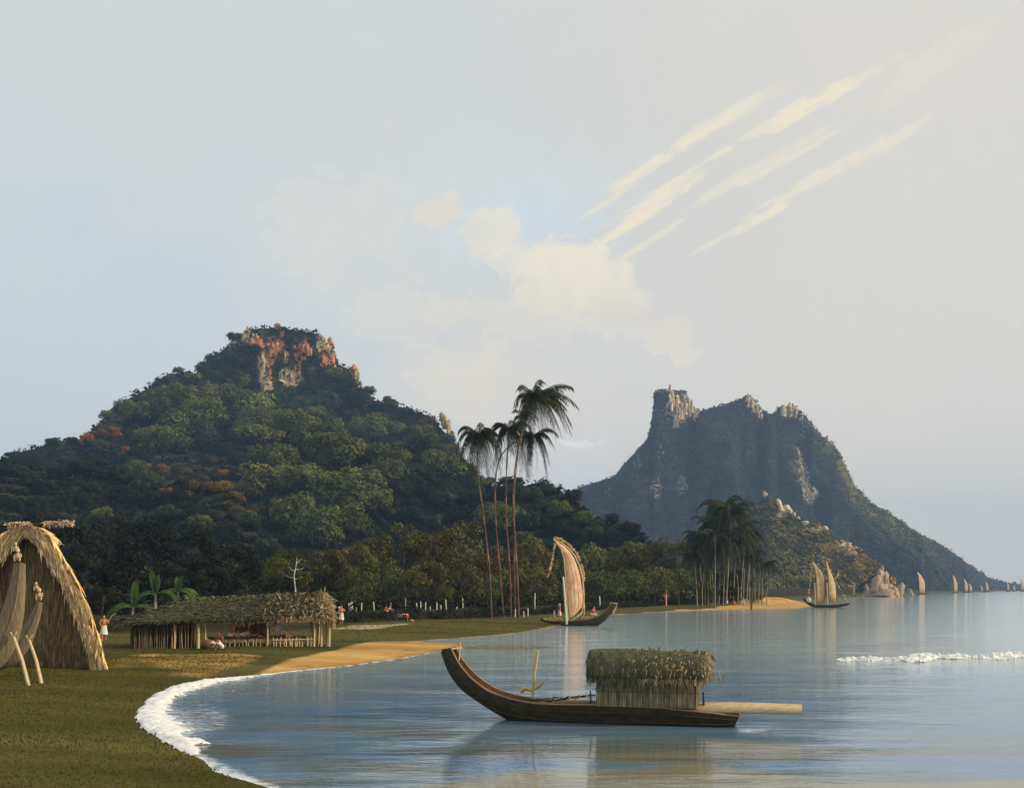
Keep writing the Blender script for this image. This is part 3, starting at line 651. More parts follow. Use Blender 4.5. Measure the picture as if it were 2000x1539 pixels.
sl = bpy.data.lights.new('sun', 'SUN'); sl.energy = 4.5; sl.angle = R(.53); sl.color = (1., .83, .58)
so = bpy.data.objects.new('sun', sl); COL.objects.link(so)
sd_ = Vector((math.sin(SAZ) * math.cos(SEL), math.cos(SAZ) * math.cos(SEL), math.sin(SEL)))
so.rotation_euler = sd_.to_track_quat('Z', 'Y').to_euler(); so.location = (200, 0, 300)
cam = bpy.data.cameras.new('camera'); co = bpy.data.objects.new('camera', cam); COL.objects.link(co)
co.location = (0, 0, H); co.rotation_euler = (R(90), 0, 0)
cam.sensor_width = 36; cam.lens = 36 * F / 2000; cam.shift_y = (HZ - 769.5) / 2000; cam.clip_start = .5; cam.clip_end = 30000
S.camera = co
S.view_settings.view_transform = 'Standard'; S.view_settings.look = 'None'; S.view_settings.exposure = 0; S.view_settings.gamma = 1
S.cycles.max_bounces = 6; S.cycles.transparent_max_bounces = 8; S.cycles.volume_bounces = 0; S.cycles.use_denoising = True
mz, t = newmat('haze')
v = t.n('ShaderNodeVolumePrincipled', {'Color': (.38, .60, .98), 'Density': .00016, 'Anisotropy': .1})
t.n('ShaderNodeOutputMaterial', {'Volume': v.outputs[0]})
hz = MB().box((0, 2480, 205), (15000, 5260, 416)).build('haze', mz, smooth=False)
tag(hz, kind='stuff')
# ================================================================== VEGETATION
def leafquads(C, N, size, g, long=1.):
    n = len(C)
    N = N / (np.linalg.norm(N, axis=1)[:, None] + 1e-9)
    T = np.cross(N, g.normal(size=(n, 3))); T /= np.linalg.norm(T, axis=1)[:, None] + 1e-9
    B = np.cross(N, T); s = (size * g.uniform(.6, 1.25, n))[:, None]
    return np.stack([C - T * s * long, C - B * s * .55, C + T * s * long, C + B * s * .55], 1)   # a pointed leaf clump
def crown(seed, lobes=18, leaves=95, size=.075, flat=.75, spread=.68, lr=(.24, .42), low=-.35):
    g = np.random.default_rng(seed); P = []; A = []
    for k in range(lobes):
        u = g.uniform(0, 6.283); v = g.uniform(low, 1.)
        r = math.sqrt(max(0, 1 - v * v * .8)) * spread * g.uniform(.55, 1.1)
        c = np.array([math.cos(u) * r, math.sin(u) * r, v * flat * .62 * g.uniform(.8, 1.1)])
        rad = g.uniform(*lr)
        n = int(leaves * (rad / .33) ** 2)
        D = g.normal(size=(n, 3)); D[:, 2] = D[:, 2] * .9 + .25; D /= np.linalg.norm(D, axis=1)[:, None]
        C = c + D * rad * g.uniform(.72, 1.06, n)[:, None] * np.array([1, 1, .82])
        P.append(leafquads(C, D + g.normal(0, .24, (n, 3)), size, g))
        b = g.uniform(.75, 1.3) * g.uniform(.8, 1.25, n)
        A.append(np.repeat(np.stack([b * g.uniform(.92, 1.12, n), b, b * .9, 1 + 0 * b], -1), 4, 0))
    return MB().quads(np.concatenate(P), np.concatenate(A))
KINDS = ['leaf_green', 'leaf_blue', 'leaf_olive', 'leaf_brown', 'leaf_orange', 'leaf_gold', 'leaf_dark']
def trunk_mb(h, r, seed, limbs=5, top=.8):
    g = np.random.default_rng(seed); mb = MB()
    p = np.array([[0, 0, -.3], [g.normal(0, .02) * h, g.normal(0, .02) * h, h * .35], [g.normal(0, .04) * h, g.normal(0, .04) * h, h * top]])
    mb.tube(p, [r * 1.5, r, r * .4], 7)
    for k in range(limbs):
        a = g.uniform(0, 6.28); s = p[1] + (p[2] - p[1]) * g.uniform(-.1, .6)
        e = s + np.array([math.cos(a), math.sin(a), .75]) * h * g.uniform(.18, .32)
        mb.tube([s, (s + e) / 2 + [0, 0, .03 * h], e], [r * .5, r * .35, r * .15], 5)
    return mb
# hillside trees: one mesh each (crown on its trunk), 5 shapes x 7 leaf colours, data shared by the copies
far_mesh = {}
def far_tree(kind, v):
    if (kind, v) not in far_mesh:
        mb = crown(100 + v, lobes=22 + v, leaves=95, size=.066, low=-.45)
        tr = trunk_mb(1.1, .06, v, 3); nv = mb.n
        for P_, l_, s_, a_ in zip(tr.v, tr.lv, tr.ls, tr.attr):
            mb.v.append(P_ - [0, 0, .95]); mb.lv.append(l_ + nv); mb.ls.append(s_); mb.attr.append(a_ * np.array([.6, .5, .5, 1]))
        mb.n += tr.n
        o = mb.build('forest_tree', M[kind], smooth=False, org=(0, 0, 0)); far_mesh[kind, v] = o.data
        bpy.data.objects.remove(o)
    return far_mesh[kind, v]
def in_poly(px, py, poly): return bool(inside(np.array([px]), np.array([py]), np.array(poly, float))[0])
ZONES = [  # polygon in the photo, kinds with weights, label, spacing px, crown px
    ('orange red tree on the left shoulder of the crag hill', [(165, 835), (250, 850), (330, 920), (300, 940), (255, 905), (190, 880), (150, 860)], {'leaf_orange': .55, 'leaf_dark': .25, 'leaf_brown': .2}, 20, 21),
    ('very dark tree in the deep hollow between the orange trees and the big green knoll', [(395, 905), (440, 900), (500, 905), (520, 960), (480, 1010), (440, 925)], {'leaf_dark': 1.}, 38, 40),  # this and the next three hollows: their shade is put into leaf colour
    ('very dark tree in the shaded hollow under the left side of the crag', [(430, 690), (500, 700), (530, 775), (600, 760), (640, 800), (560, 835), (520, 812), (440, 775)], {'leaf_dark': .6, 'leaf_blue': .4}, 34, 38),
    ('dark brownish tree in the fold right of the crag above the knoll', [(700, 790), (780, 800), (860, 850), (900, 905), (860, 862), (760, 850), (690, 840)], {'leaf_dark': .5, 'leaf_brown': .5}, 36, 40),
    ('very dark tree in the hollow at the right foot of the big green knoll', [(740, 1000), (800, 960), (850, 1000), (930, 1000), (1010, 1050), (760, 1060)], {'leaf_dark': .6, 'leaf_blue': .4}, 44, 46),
    ('golden leaved tree on the spur left of the big green knoll', [(300, 940), (350, 905), (440, 920), (500, 985), (530, 1040), (480, 1030), (400, 990), (330, 985)], {'leaf_gold': .6, 'leaf_brown': .4}, 32, 30),
    ('dark tree in the shaded wood at the far left of the hill', [(-120, 900), (0, 885), (110, 858), (160, 850), (300, 950), (330, 990), (480, 1040), (560, 1090), (560, 1150), (-120, 1150)], {'leaf_dark': .55, 'leaf_blue': .3, 'leaf_green': .15}, 50, 44),  # shade of this wood carried by the darker leaf colours
    ('green tree in the wood on the big rounded knoll at the middle of the hill', [(500, 900), (560, 850), (860, 865), (960, 960), (1040, 1060), (560, 1090), (480, 990)], {'leaf_green': .8, 'leaf_olive': .2}, 62, 92),
    ('green tree on the left spur below the crag', [(185, 840), (230, 770), (330, 715), (385, 715), (420, 760), (540, 830), (560, 900), (480, 990), (350, 905), (300, 900), (250, 850)], {'leaf_green': .6, 'leaf_blue': .4}, 56, 78),
    ('dark green tree in the wood just below the crag', [(390, 715), (400, 690), (440, 665), (500, 690), (520, 770), (600, 755), (700, 740), (760, 770), (860, 830), (900, 890), (860, 865), (560, 840), (520, 815), (430, 770)], {'leaf_blue': .5, 'leaf_green': .35, 'leaf_dark': .15}, 36, 40),
    ('dark tree on the low wooded hill behind the sailing canoe', [(940, 960), (960, 935), (1080, 940), (1130, 965), (1215, 1000), (1265, 1035), (1300, 1140), (1020, 1140), (1020, 1060)], {'leaf_dark': .45, 'leaf_blue': .4, 'leaf_green': .15}, 38, 48),
]
taken = []
n_far = 0
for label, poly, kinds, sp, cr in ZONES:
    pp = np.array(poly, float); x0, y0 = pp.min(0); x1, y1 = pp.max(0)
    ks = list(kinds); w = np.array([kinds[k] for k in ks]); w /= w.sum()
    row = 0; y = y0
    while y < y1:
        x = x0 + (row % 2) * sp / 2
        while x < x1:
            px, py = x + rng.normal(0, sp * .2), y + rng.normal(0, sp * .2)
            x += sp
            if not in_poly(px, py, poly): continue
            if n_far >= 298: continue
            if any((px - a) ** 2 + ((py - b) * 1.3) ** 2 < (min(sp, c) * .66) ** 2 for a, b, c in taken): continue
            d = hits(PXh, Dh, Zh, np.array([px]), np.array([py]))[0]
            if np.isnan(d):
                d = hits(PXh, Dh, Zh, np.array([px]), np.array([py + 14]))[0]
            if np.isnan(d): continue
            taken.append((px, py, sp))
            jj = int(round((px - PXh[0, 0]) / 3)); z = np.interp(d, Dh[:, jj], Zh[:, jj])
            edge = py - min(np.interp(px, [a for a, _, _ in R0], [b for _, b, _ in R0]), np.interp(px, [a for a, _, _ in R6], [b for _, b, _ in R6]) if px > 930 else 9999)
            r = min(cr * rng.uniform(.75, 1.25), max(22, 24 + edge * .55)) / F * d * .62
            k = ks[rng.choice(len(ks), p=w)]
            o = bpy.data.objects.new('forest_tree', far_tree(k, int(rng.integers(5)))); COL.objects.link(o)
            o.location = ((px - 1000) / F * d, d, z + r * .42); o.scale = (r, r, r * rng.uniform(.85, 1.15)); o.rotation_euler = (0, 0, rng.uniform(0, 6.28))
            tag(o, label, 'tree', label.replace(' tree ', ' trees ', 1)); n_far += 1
        y += sp * .62; row += 1
print('forest trees', n_far)

# undergrowth: leaves over the whole hill, one mass; dark colour paints the gap shade
def cover(PXg, Dg, Zg, n, x0, x1, y0, y1, size, skip=None, lift=1.):
    px = rng.uniform(x0, x1, n); py = rng.uniform(y0, y1, n)
    d = hits(PXg, Dg, Zg, px, py); k = ~np.isnan(d)
    if skip is not None: k &= skip(px, py)
    px, d = px[k], d[k]
    j = np.clip(np.round((px - PXg[0, 0]) / (PXg[0, 1] - PXg[0, 0])).astype(int), 0, PXg.shape[1] - 1)
    i = np.array([np.searchsorted(Dg[:, a], b) for a, b in zip(j, d)]).clip(0, len(Dg) - 1)
    z = Zg[i, j]; n = len(px)
    Pg = np.stack([(PXg - 1000) / F * Dg, Dg, Zg], -1)
    for _ in range(2): Pg[1:-1, 1:-1] = (Pg[:-2, 1:-1] + Pg[2:, 1:-1] + Pg[1:-1, :-2] + Pg[1:-1, 2:]) / 4
    Ng = np.cross(np.gradient(Pg, axis=1), np.gradient(Pg, axis=0)); Ng /= np.linalg.norm(Ng, axis=2)[..., None] + 1e-9; Ng *= np.sign(Ng[..., 2:3] + 1e-9)
    global NRM; NRM = Ng[i, j]
    return np.stack([(px - 1000) / F * d, d - rng.uniform(0, 2.5, n) * lift, z + rng.uniform(-.5, 2.2, n) * lift], -1), px
def mass(name, C, size, mat, g, dry=None):  # dry: strength of the gold leaf tint; on the mountain it paints rim light
    n = len(C)
    cl = fbm(C[:, 0] / 14, C[:, 2] / 10 + C[:, 1] / 30, 91, 4)
    b = np.clip(1 + cl * 1.3, .4, 1.8) * g.uniform(.75, 1.3, n)
    # every point carries a small tuft: three leaves round it
    P = []; Acol = []
    for q in range(3):
        N = g.normal(0, .38, (n, 3)) + NRM
        P.append(leafquads(C + g.normal(0, .45, (n, 3)) * size[:, None], N, size, g))
        Acol.append(np.repeat(np.stack([b * g.uniform(.95, 1.2, n) * (1 + (0 if dry is None else 5. * dry)), b * (1 + (0 if dry is None else 2.9 * dry)), b * .9, 1 + 0 * b], -1), 4, 0))  # dry shifts the leaf colour towards gold
    o = MB().quads(np.concatenate(P), np.concatenate(Acol)).build(name, M[mat], smooth=False)
    return o
rk_h = np.maximum(orange, cream)
bare = [(500, 672, 22, 26), (535, 682, 28, 30), (592, 686, 20, 28), (570, 738, 26, 22), (636, 690, 24, 34), (520, 735, 16, 50), (694, 730, 16, 26), (872, 830, 12, 26)]
def not_bare(px, py):
    k = np.ones(len(px), bool)
    for a, b, rx, ry in bare: k &= (np.hypot((px - a) / rx, (py - b) / ry) > 1) | (rng.random(len(px)) < .22)
    return k
g = np.random.default_rng(5)
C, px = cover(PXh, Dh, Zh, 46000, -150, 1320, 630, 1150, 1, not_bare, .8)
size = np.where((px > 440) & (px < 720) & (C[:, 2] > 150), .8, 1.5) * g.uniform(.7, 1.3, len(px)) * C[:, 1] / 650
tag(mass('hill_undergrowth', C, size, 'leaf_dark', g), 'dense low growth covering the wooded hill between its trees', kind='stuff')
mbare = [(1332, 800, 26, 36), (1468, 790, 13, 24), (1545, 805, 22, 20), (1572, 930, 13, 52), (1580, 965, 16, 22), (1280, 955, 12, 22), (1332, 950, 10, 22)]
def not_bare_m(px, py):
    k = np.ones(len(px), bool)
    for a, b, rx, ry in mbare: k &= (np.hypot((px - a) / rx, (py - b) / ry) > 1) | (rng.random(len(px)) < .22)
    return k
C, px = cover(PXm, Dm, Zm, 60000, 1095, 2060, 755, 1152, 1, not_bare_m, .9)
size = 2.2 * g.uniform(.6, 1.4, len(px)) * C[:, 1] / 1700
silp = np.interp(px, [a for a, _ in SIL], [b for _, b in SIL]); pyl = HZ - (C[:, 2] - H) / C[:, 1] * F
dry = sm(px, 1540, 1640) * sm(pyl - silp, 70, 8) * (g.random(len(px)) < .85) * sm(px, 1880, 1780) + .5 * sm(np.hypot((px - 1560) / 30, (pyl - 910) / 60), 1, .4) * (g.random(len(px)) < .6)  # golden rim light of the right slope, painted into the leaf tint
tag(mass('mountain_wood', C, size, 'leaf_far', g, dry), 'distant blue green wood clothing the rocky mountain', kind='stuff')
C, px = cover(PXp, Dp, Zp, 11000, 1290, 1790, 960, 1160, 1, lambda a, b: rng.random(len(a)) < np.where(a > 1560, .45, .95), .7)
size = 1.3 * g.uniform(.6, 1.4, len(px)) * C[:, 1] / 850
hgold = .5 * sm(px, 1540, 1640) * (.35 + .65 * sm(fbm(C[:, 0] / 14, C[:, 2] / 8, 33), -.2, .3))  # patchy gold tint, stronger over the right part of the scrub
tag(mass('headland_scrub', C, size, 'leaf_olive', g, hgold), 'dark olive scrub over the low headland before the mountain', kind='stuff')

# ---- individual trees of the shore belt: Empty > trunk, crown
crown_cache = {}
def shore_tree(px, py_top, w, d, kind, label, group, trunk='dark_trunk', v=None, hfac=1., pyb=None):
    x = (px - 1000) / F * d; z = g1(x, d)
    top = H + (HZ - py_top) / F * d; rw = w / F * d / 2
    h = top - z
    v = int(rng.integers(6)) if v is None else v
    key = (kind, v)
    o = thing('broadleaf_tree', label, 'tree', (x, d, z), group)
    if key not in crown_cache:
        crown_cache[key] = crown(300 + v, lobes=34, leaves=120, size=.052, flat=1.0, spread=.74, lr=(.17, .31), low=-.8).build('crown', M[kind], smooth=False, org=(0, 0, 0)).data
        bpy.data.objects.remove(bpy.data.objects[-1]) if False else None
        for ob in [ob for ob in COL.objects if ob.data is crown_cache[key]]: bpy.data.objects.remove(ob)
    c = bpy.data.objects.new('crown', crown_cache[key]); COL.objects.link(c); c.parent = o
    rw *= 1.2; rz = min(h * .60, rw * 1.15) * hfac
    c.location = (0, 0, h - rz * .92); c.scale = (rw, rw, rz); c.rotation_euler = (0, 0, rng.uniform(0, 6.28))
    ORG[c.name] = (0, 0, 0)
    t_ = trunk_mb(h * .75, max(.12, h * .018), int(px) + 500).build("trunk", M[trunk], org=(0, 0, 0)); t_.parent = o
    return o
BELT = [  # px, top, width px, distance, kind
    (560, 1060, 95, 150, 'leaf_green'), (640, 1062, 80, 165, 'leaf_olive'), (690, 1052, 100, 170, 'leaf_olive'), (720, 1040, 90, 185, 'leaf_olive'), (790, 1012, 110, 185, 'leaf_olive'), (850, 1022, 100, 180, 'leaf_brown'), (905, 1008, 110, 190, 'leaf_olive'), (750, 1085, 90, 158, 'leaf_green'), (830, 1085, 100, 155, 'leaf_olive'), (900, 1080, 90, 158, 'leaf_olive'), (700, 1105, 80, 150, 'leaf_green'), (960, 1060, 80, 180, 'leaf_brown'), (1035, 1040, 90, 190, 'leaf_olive'), (1050, 1100, 80, 175, 'leaf_olive'), (1000, 1100, 70, 175, 'leaf_green'), (640, 1110, 70, 145, 'leaf_dark'), (950, 1120, 70, 168, 'leaf_green'), (870, 1140, 50, 150, 'leaf_olive')]
for i, (px, top, w, d, k) in enumerate(BELT):
    cn = {'leaf_olive': 'olive green', 'leaf_brown': 'brown tinged', 'leaf_green': 'mid green', 'leaf_dark': 'very dark'}[k]
    shore_tree(px, top, w, d, k, f'{cn} rounded tree in the belt behind the beach between hut and sailing canoe', f'{cn} trees behind the beach')
BELT2 = [(1110, 1060, 80, 240, 'leaf_green'), (1150, 1058, 90, 245, 'leaf_green'), (1200, 1062, 80, 250, 'leaf_olive'), (1240, 1052, 90, 255, 'leaf_olive'), (1290, 1046, 90, 260, 'leaf_green'), (1330, 1050, 80, 265, 'leaf_olive'), (1130, 1105, 80, 220, 'leaf_olive'), (1180, 1110, 80, 222, 'leaf_green'), (1230, 1105, 80, 228, 'leaf_green'), (1280, 1100, 80, 235, 'leaf_olive'), (1325, 1100, 70, 240, 'leaf_green'), (1360, 1090, 70, 262, 'leaf_green'), (1400, 1100, 70, 268, 'leaf_dark'), (1440, 1105, 60, 272, 'leaf_dark'), (1375, 1130, 50, 245, 'leaf_green'), (1425, 1135, 44, 248, 'leaf_dark')]
for px, top, w, d, k in BELT2:
    cn = {'leaf_olive': 'olive green', 'leaf_green': 'mid green', 'leaf_dark': 'very dark'}[k]
    shore_tree(px, top, w, d, k, f'{cn} bushy tree along the shore right of the sailing canoe', f'{cn} trees right of the sailing canoe')
DARK = [(-60, 985, 140, 150), (40, 1000, 130, 160), (130, 1005, 120, 165), (215, 1000, 120, 170), (300, 1005, 120, 170), (380, 1020, 110, 170), (455, 1045, 110, 165), (520, 1075, 90, 160), (170, 1070, 110, 125), (250, 1070, 100, 125), (330, 1085, 100, 125), (410, 1095, 90, 128), (480, 1110, 90, 128), (545, 1120, 80, 130), (600, 1100, 80, 140), (200, 1140, 70, 105), (90, 1080, 110, 120), (600, 1150, 56, 120), (530, 1155, 60, 118)]  # forest foot in shade, painted by near-black leaf colour
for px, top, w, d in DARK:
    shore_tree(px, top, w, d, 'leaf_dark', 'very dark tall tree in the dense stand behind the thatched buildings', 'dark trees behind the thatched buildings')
shore_tree(1301, 1128, 24, 226, 'leaf_green', 'small bright green tree with an orange trunk beside the long pale bench', None, 'pink_pole', 1, .62)  # trunk in the orange pink pole colour

# shaded bank: low shrubs along its lip, their dark leaves painting its shade
mb = MB(); g = np.random.default_rng(9); P = []; A = []
for p, dr in along(bank[3:-2], .55):
    n = 46; c = np.array([p[0] + g.normal(0, .5), p[1] + .6 + g.normal(0, .5), 0]); c[2] = g1(c[0], c[1]) + .1
    r = g.uniform(.7, 1.25)
    D = g.normal(size=(n, 3)); D[:, 2] = abs(D[:, 2]); D /= np.linalg.norm(D, axis=1)[:, None]
    P.append(leafquads(c + D * r * [1.2, 1, .75] * g.uniform(.6, 1.05, n)[:, None], D + g.normal(0, .4, (n, 3)), .16, g))
    b = g.uniform(.7, 1.3, n); A.append(np.repeat(np.stack([b, b, b, 1 + 0 * b], -1), 4, 0))
tag(MB().quads(np.concatenate(P), np.concatenate(A)).build('bank_scrub', M['leaf_dark'], smooth=False), 'low dark scrub along the bank above the beach', kind='stuff')

P = []; A = []  # dark leaf mass added so the base of the trees reads as deep shade
for k in range(900):
    px = g.uniform(-150, 1480); u_ = g.random()
    d0 = float(np.interp(px, [-150, 330, 560, 780, 1000, 1150, 1300, 1440], [100, 100, 112, 128, 160, 200, 240, 250])); d = d0 + 6 + 60 * u_ ** 1.5
    x = (px - 1000) / F * d
    if inside(np.array([x]), np.array([d]), bankp)[0] == False: continue
    z = g1(x, d); n = 60; r = g.uniform(1.0, 2.3)
    D = g.normal(size=(n, 3)); D[:, 2] = abs(D[:, 2]); D /= np.linalg.norm(D, axis=1)[:, None]
    P.append(leafquads(np.array([x, d, z]) + D * r * [1.3, 1, 1.1] * g.uniform(.5, 1.05, n)[:, None], D + g.normal(0, .4, (n, 3)), .32, g))
    b = g.uniform(.7, 2.2) * g.uniform(.7, 1.3, n); A.append(np.repeat(np.stack([b, b, b, 1 + 0 * b], -1), 4, 0))
tag(MB().quads(np.concatenate(P), np.concatenate(A)).build('understory_scrub', M['leaf_dark'], smooth=False), 'dark low scrub filling the shade beneath the trees', kind='stuff')

# ---- palms: Empty > trunk, crown (fronds), coconuts
def frond_mb(mb, o, az, L, rise, droop, g, nl=30, wind=0., lw=.06, ll=.85):
    n = 12; u = np.linspace(0, 1, n)
    hx = L * (u - .18 * u ** 2 * droop); hz = L * (rise * u - droop * .95 * u ** 2.2)
    dx, dy = math.cos(az), math.sin(az)
    path = np.stack([o[0] + dx * hx + wind * L * u ** 2, o[1] + dy * hx, o[2] + hz], -1)
    mb.tube(path, np.linspace(.05, .012, n) * L / 3.5, 4)
    tan = np.gradient(path, axis=0); tan /= np.linalg.norm(tan, axis=1)[:, None]
    side = np.cross(tan, [0, 0, 1.]); side /= np.linalg.norm(side, axis=1)[:, None] + 1e-6
    q = np.linspace(.12, .99, nl)
    pp = np.stack([np.interp(q, u, path[:, k]) for k in range(3)], -1); tg = np.stack([np.interp(q, u, tan[:, k]) for k in range(3)], -1); sd = np.stack([np.interp(q, u, side[:, k]) for k in range(3)], -1)
    T = []
    for s_ in (-1, 1):
        le = ll * L / 3.5 * (1.15 - .75 * np.abs(q - .45)) * g.uniform(.8, 1.2, nl)
        tip = pp + (sd * s_ * .55 + tg * .45 + np.array([wind * .5, 0, -.75])) * le[:, None] + g.normal(0, .05, (nl, 3))
        mid = (pp + tip) / 2 + np.array([0, 0, .12]) * le[:, None]
        w = tg * lw * L / 3.5
        T.append(np.stack([pp - w * .6, mid - w, tip, mid + w], 1))
    c = g.uniform(.7, 1.3)
    mb.quads(np.concatenate(T), (c, c, c, 1))
def palm(name, label, path_px, d, R_, nf, seed, group=None, wind=.25, nuts=0, trunk='palm_trunk', r=.16, droop=1.0, ll=.85):
    pb = path_px[0]; x = (pb[0] - 1000) / F * d; z = g1(x, d)
    o = thing(name, label, 'palm', (x, d, z), group)
    g = np.random.default_rng(seed)
    pts = [np.array([x, d, z - .2])] + [W(a, b, d + .4 * k) for k, (a, b) in enumerate(path_px[1:])]
    P = np.array(pts); n = len(P)
    tt_ = np.linspace(0, n - 1, 24); 
    Q = np.stack([np.interp(tt_, np.arange(n), P[:, k]) for k in range(3)], -1)
    for _ in range(4): Q[1:-1] = (Q[:-2] + 2 * Q[1:-1] + Q[2:]) / 4
    MB().tube(Q, np.linspace(r * 1.35, r * .72, 24), 7).build('trunk', M[trunk], o)
    top = Q[-1]; mb = MB()
    for k in range(nf):
        az = k * 2.399 + g.normal(0, .4); lvl = np.clip((k + .5) / nf + g.normal(0, .1), 0, 1)
        frond_mb(mb, top, az, R_ * g.uniform(.7, 1.2), 1.05 - 1.0 * lvl, droop * (.65 + .75 * lvl), g, wind=wind * g.uniform(.6, 1.3), ll=ll)
    mb.build('fronds', M['leaf_palm'], o, smooth=False)
    for k in range(nuts):
        a = g.uniform(3.2, 6.2)
        nb = MB().blob(top + np.array([math.cos(a) * .38, math.sin(a) * .38 - .1, -.25 - .3 * g.random()]), (.22, .22, .27), .05, k, 8, 6)
        nb.build('coconut', M['coconut'], o)
    return o
palm('coconut_palm', 'leftmost tall coconut palm with a single dark crown clear of the others', [(960, 1190), (957, 1120), (945, 1010), (930, 910), (936, 850)], 138, 3.6, 38, 1, wind=.12, r=.11, droop=1.5)
palm('coconut_palm', 'tallest coconut palm with the largest windblown crown and three orange coconuts', [(1013, 1190), (1010, 1110), (1002, 1010), (1003, 930), (1018, 840), (1046, 778)], 140, 4.1, 50, 2, wind=.26, nuts=3, r=.12, droop=1.15)
palm('coconut_palm', 'straight coconut palm with a middle sized crown left of the tallest palm', [(998, 1190), (996, 1110), (988, 1010), (989, 920), (994, 838)], 144, 3.2, 34, 3, wind=.1, nuts=1, r=.1, droop=1.4)
palm('coconut_palm', 'coconut palm with a sharply curved trunk bending right under its low crown', [(984, 1190), (974, 1090), (966, 1000), (967, 925), (978, 885), (1005, 862), (1042, 853)], 142, 2.9, 38, 4, wind=.18, nuts=2, droop=1.6, r=.09)
palm('coconut_palm', 'small crowned coconut palm tucked just below the tallest crown', [(1006, 1190), (1004, 1060), (1004, 960), (1012, 880), (1020, 812)], 148, 2.3, 20, 5, wind=.15, nuts=1, r=.08)
# grove on the point
GR = [(1352, 1075, 1362, 30), (1362, 1040, 1372, 34), (1385, 1018, 1388, 40), (1410, 985, 1404, 48), (1430, 990, 1418, 46), (1440, 1030, 1432, 42), (1457, 1040, 1446, 38), (1398, 1045, 1396, 44), (1420, 1050, 1412, 44), (1372, 1068, 1378, 36), (1468, 1078, 1458, 28)]
for k, (cx, cy, bx, rr) in enumerate(GR):
    d = 240 + (k * 5) % 17; rr *= .82
    palm('drooping_palm', 'dark drooping palm with a slim pale trunk in the grove on the point', [(bx, 1180), ((bx * 2 + cx) / 3, 1120), (cx * .9 + bx * .1, cy + 8)], d, rr / F * d * 1.38, 50, 40 + k, 'drooping palms of the grove', wind=.04, trunk='pale_trunk', r=.11, droop=1.22, ll=.52)
palm('drooping_palm', 'low bent dark palm leaning right at the end of the grove', [(1467, 1184), (1469, 1150), (1477, 1120), (1500, 1100)], 214, 2.7, 22, 60, wind=.05, trunk='dark_trunk', r=.16, droop=1.4)
for k, (px, top) in enumerate([(1372, 1120), (1383, 1135), (1392, 1110), (1404, 1128), (1426, 1132), (1441, 1120), (1452, 1110), (1464, 1100), (1474, 1108), (1481, 1112), (1488, 1125), (1498, 1140), (1360, 1140), (1416, 1140)]):
    b_ = at(px, 240 + k % 5 * 3); x, y, z = b_; tz = H + (HZ - top) / F * y
    o = thing('sapling', 'slim pale bare stem standing in the palm grove on the point', 'sapling', b_, 'slim bare stems in the grove')
    q = [[x, y, z - .1], [x + rng.normal(0, .1), y, (z + tz) / 2], [x + rng.normal(0, .25), y, tz]]
    MB().tube(q, [.12, .10, .05], 6).build('stem', M['pale_trunk'], o)

# ---- banana plants behind the hut
def banana(label, px, py, pyt, d, seed, n=8, L=2.3):
    b_ = at(px, d); g = np.random.default_rng(seed); top = H + (HZ - py) / F * d
    o = thing('banana_plant', label, 'banana plant', b_)
    MB().tube([b_ - [0, 0, .1], [b_[0] + .05, d, (b_[2] + top) / 2], [b_[0] + .1, d, top]], [.2, .15, .09], 7).build('stem', M['pale_trunk'], o)
    for k in range(n):
        up = k < 2; az = g.uniform(-.5, .5) + (0 if k % 2 else math.pi) + (0 if not up else g.normal(0, .4))
        LL = L * g.uniform(.8, 1.15) * (.8 if up else 1); u = np.linspace(0, 1, 10)
        rise = 1.35 if up else g.uniform(.35, .75); dr = .15 if up else g.uniform(.8, 1.2); hx = LL * u * (.18 if up else .85)
        p = np.stack([b_[0] + .1 + math.cos(az) * hx, d + math.sin(az) * hx, top + LL * (rise * u * .8 - dr * u ** 2.2 * .9)], -1)
        tg = np.gradient(p, axis=0); tg /= np.linalg.norm(tg, axis=1)[:, None]
        sd = np.cross(tg, [0, -.5, 1.]); sd /= np.linalg.norm(sd, axis=1)[:, None]
        w = .30 * np.sin(np.pi * np.clip(u * .92 + .06, 0, 1)) ** .7 * g.uniform(.85, 1.15, 10)
        mb = MB().loft(np.stack([p - sd * w[:, None] + [0, 0, -.10] * w[:, None], p, p + sd * w[:, None] + [0, 0, -.10] * w[:, None]], 1), closed=False)
        mb.tube(p, np.linspace(.035, .01, 10), 5)
        mb.build('leaf', M['leaf_banana'], o)
banana('low spreading banana plant nearest the thatched shed', 258, 1186, 0, 92, 3, 10, 2.7)
banana('tallest banana plant with an upright leaf behind the hut roof', 302, 1160, 0, 96, 4, 10, 2.5)
banana('small banana plant with one thin upright leaf above the roof ridge', 346, 1156, 0, 97, 8, 8, 2.0)

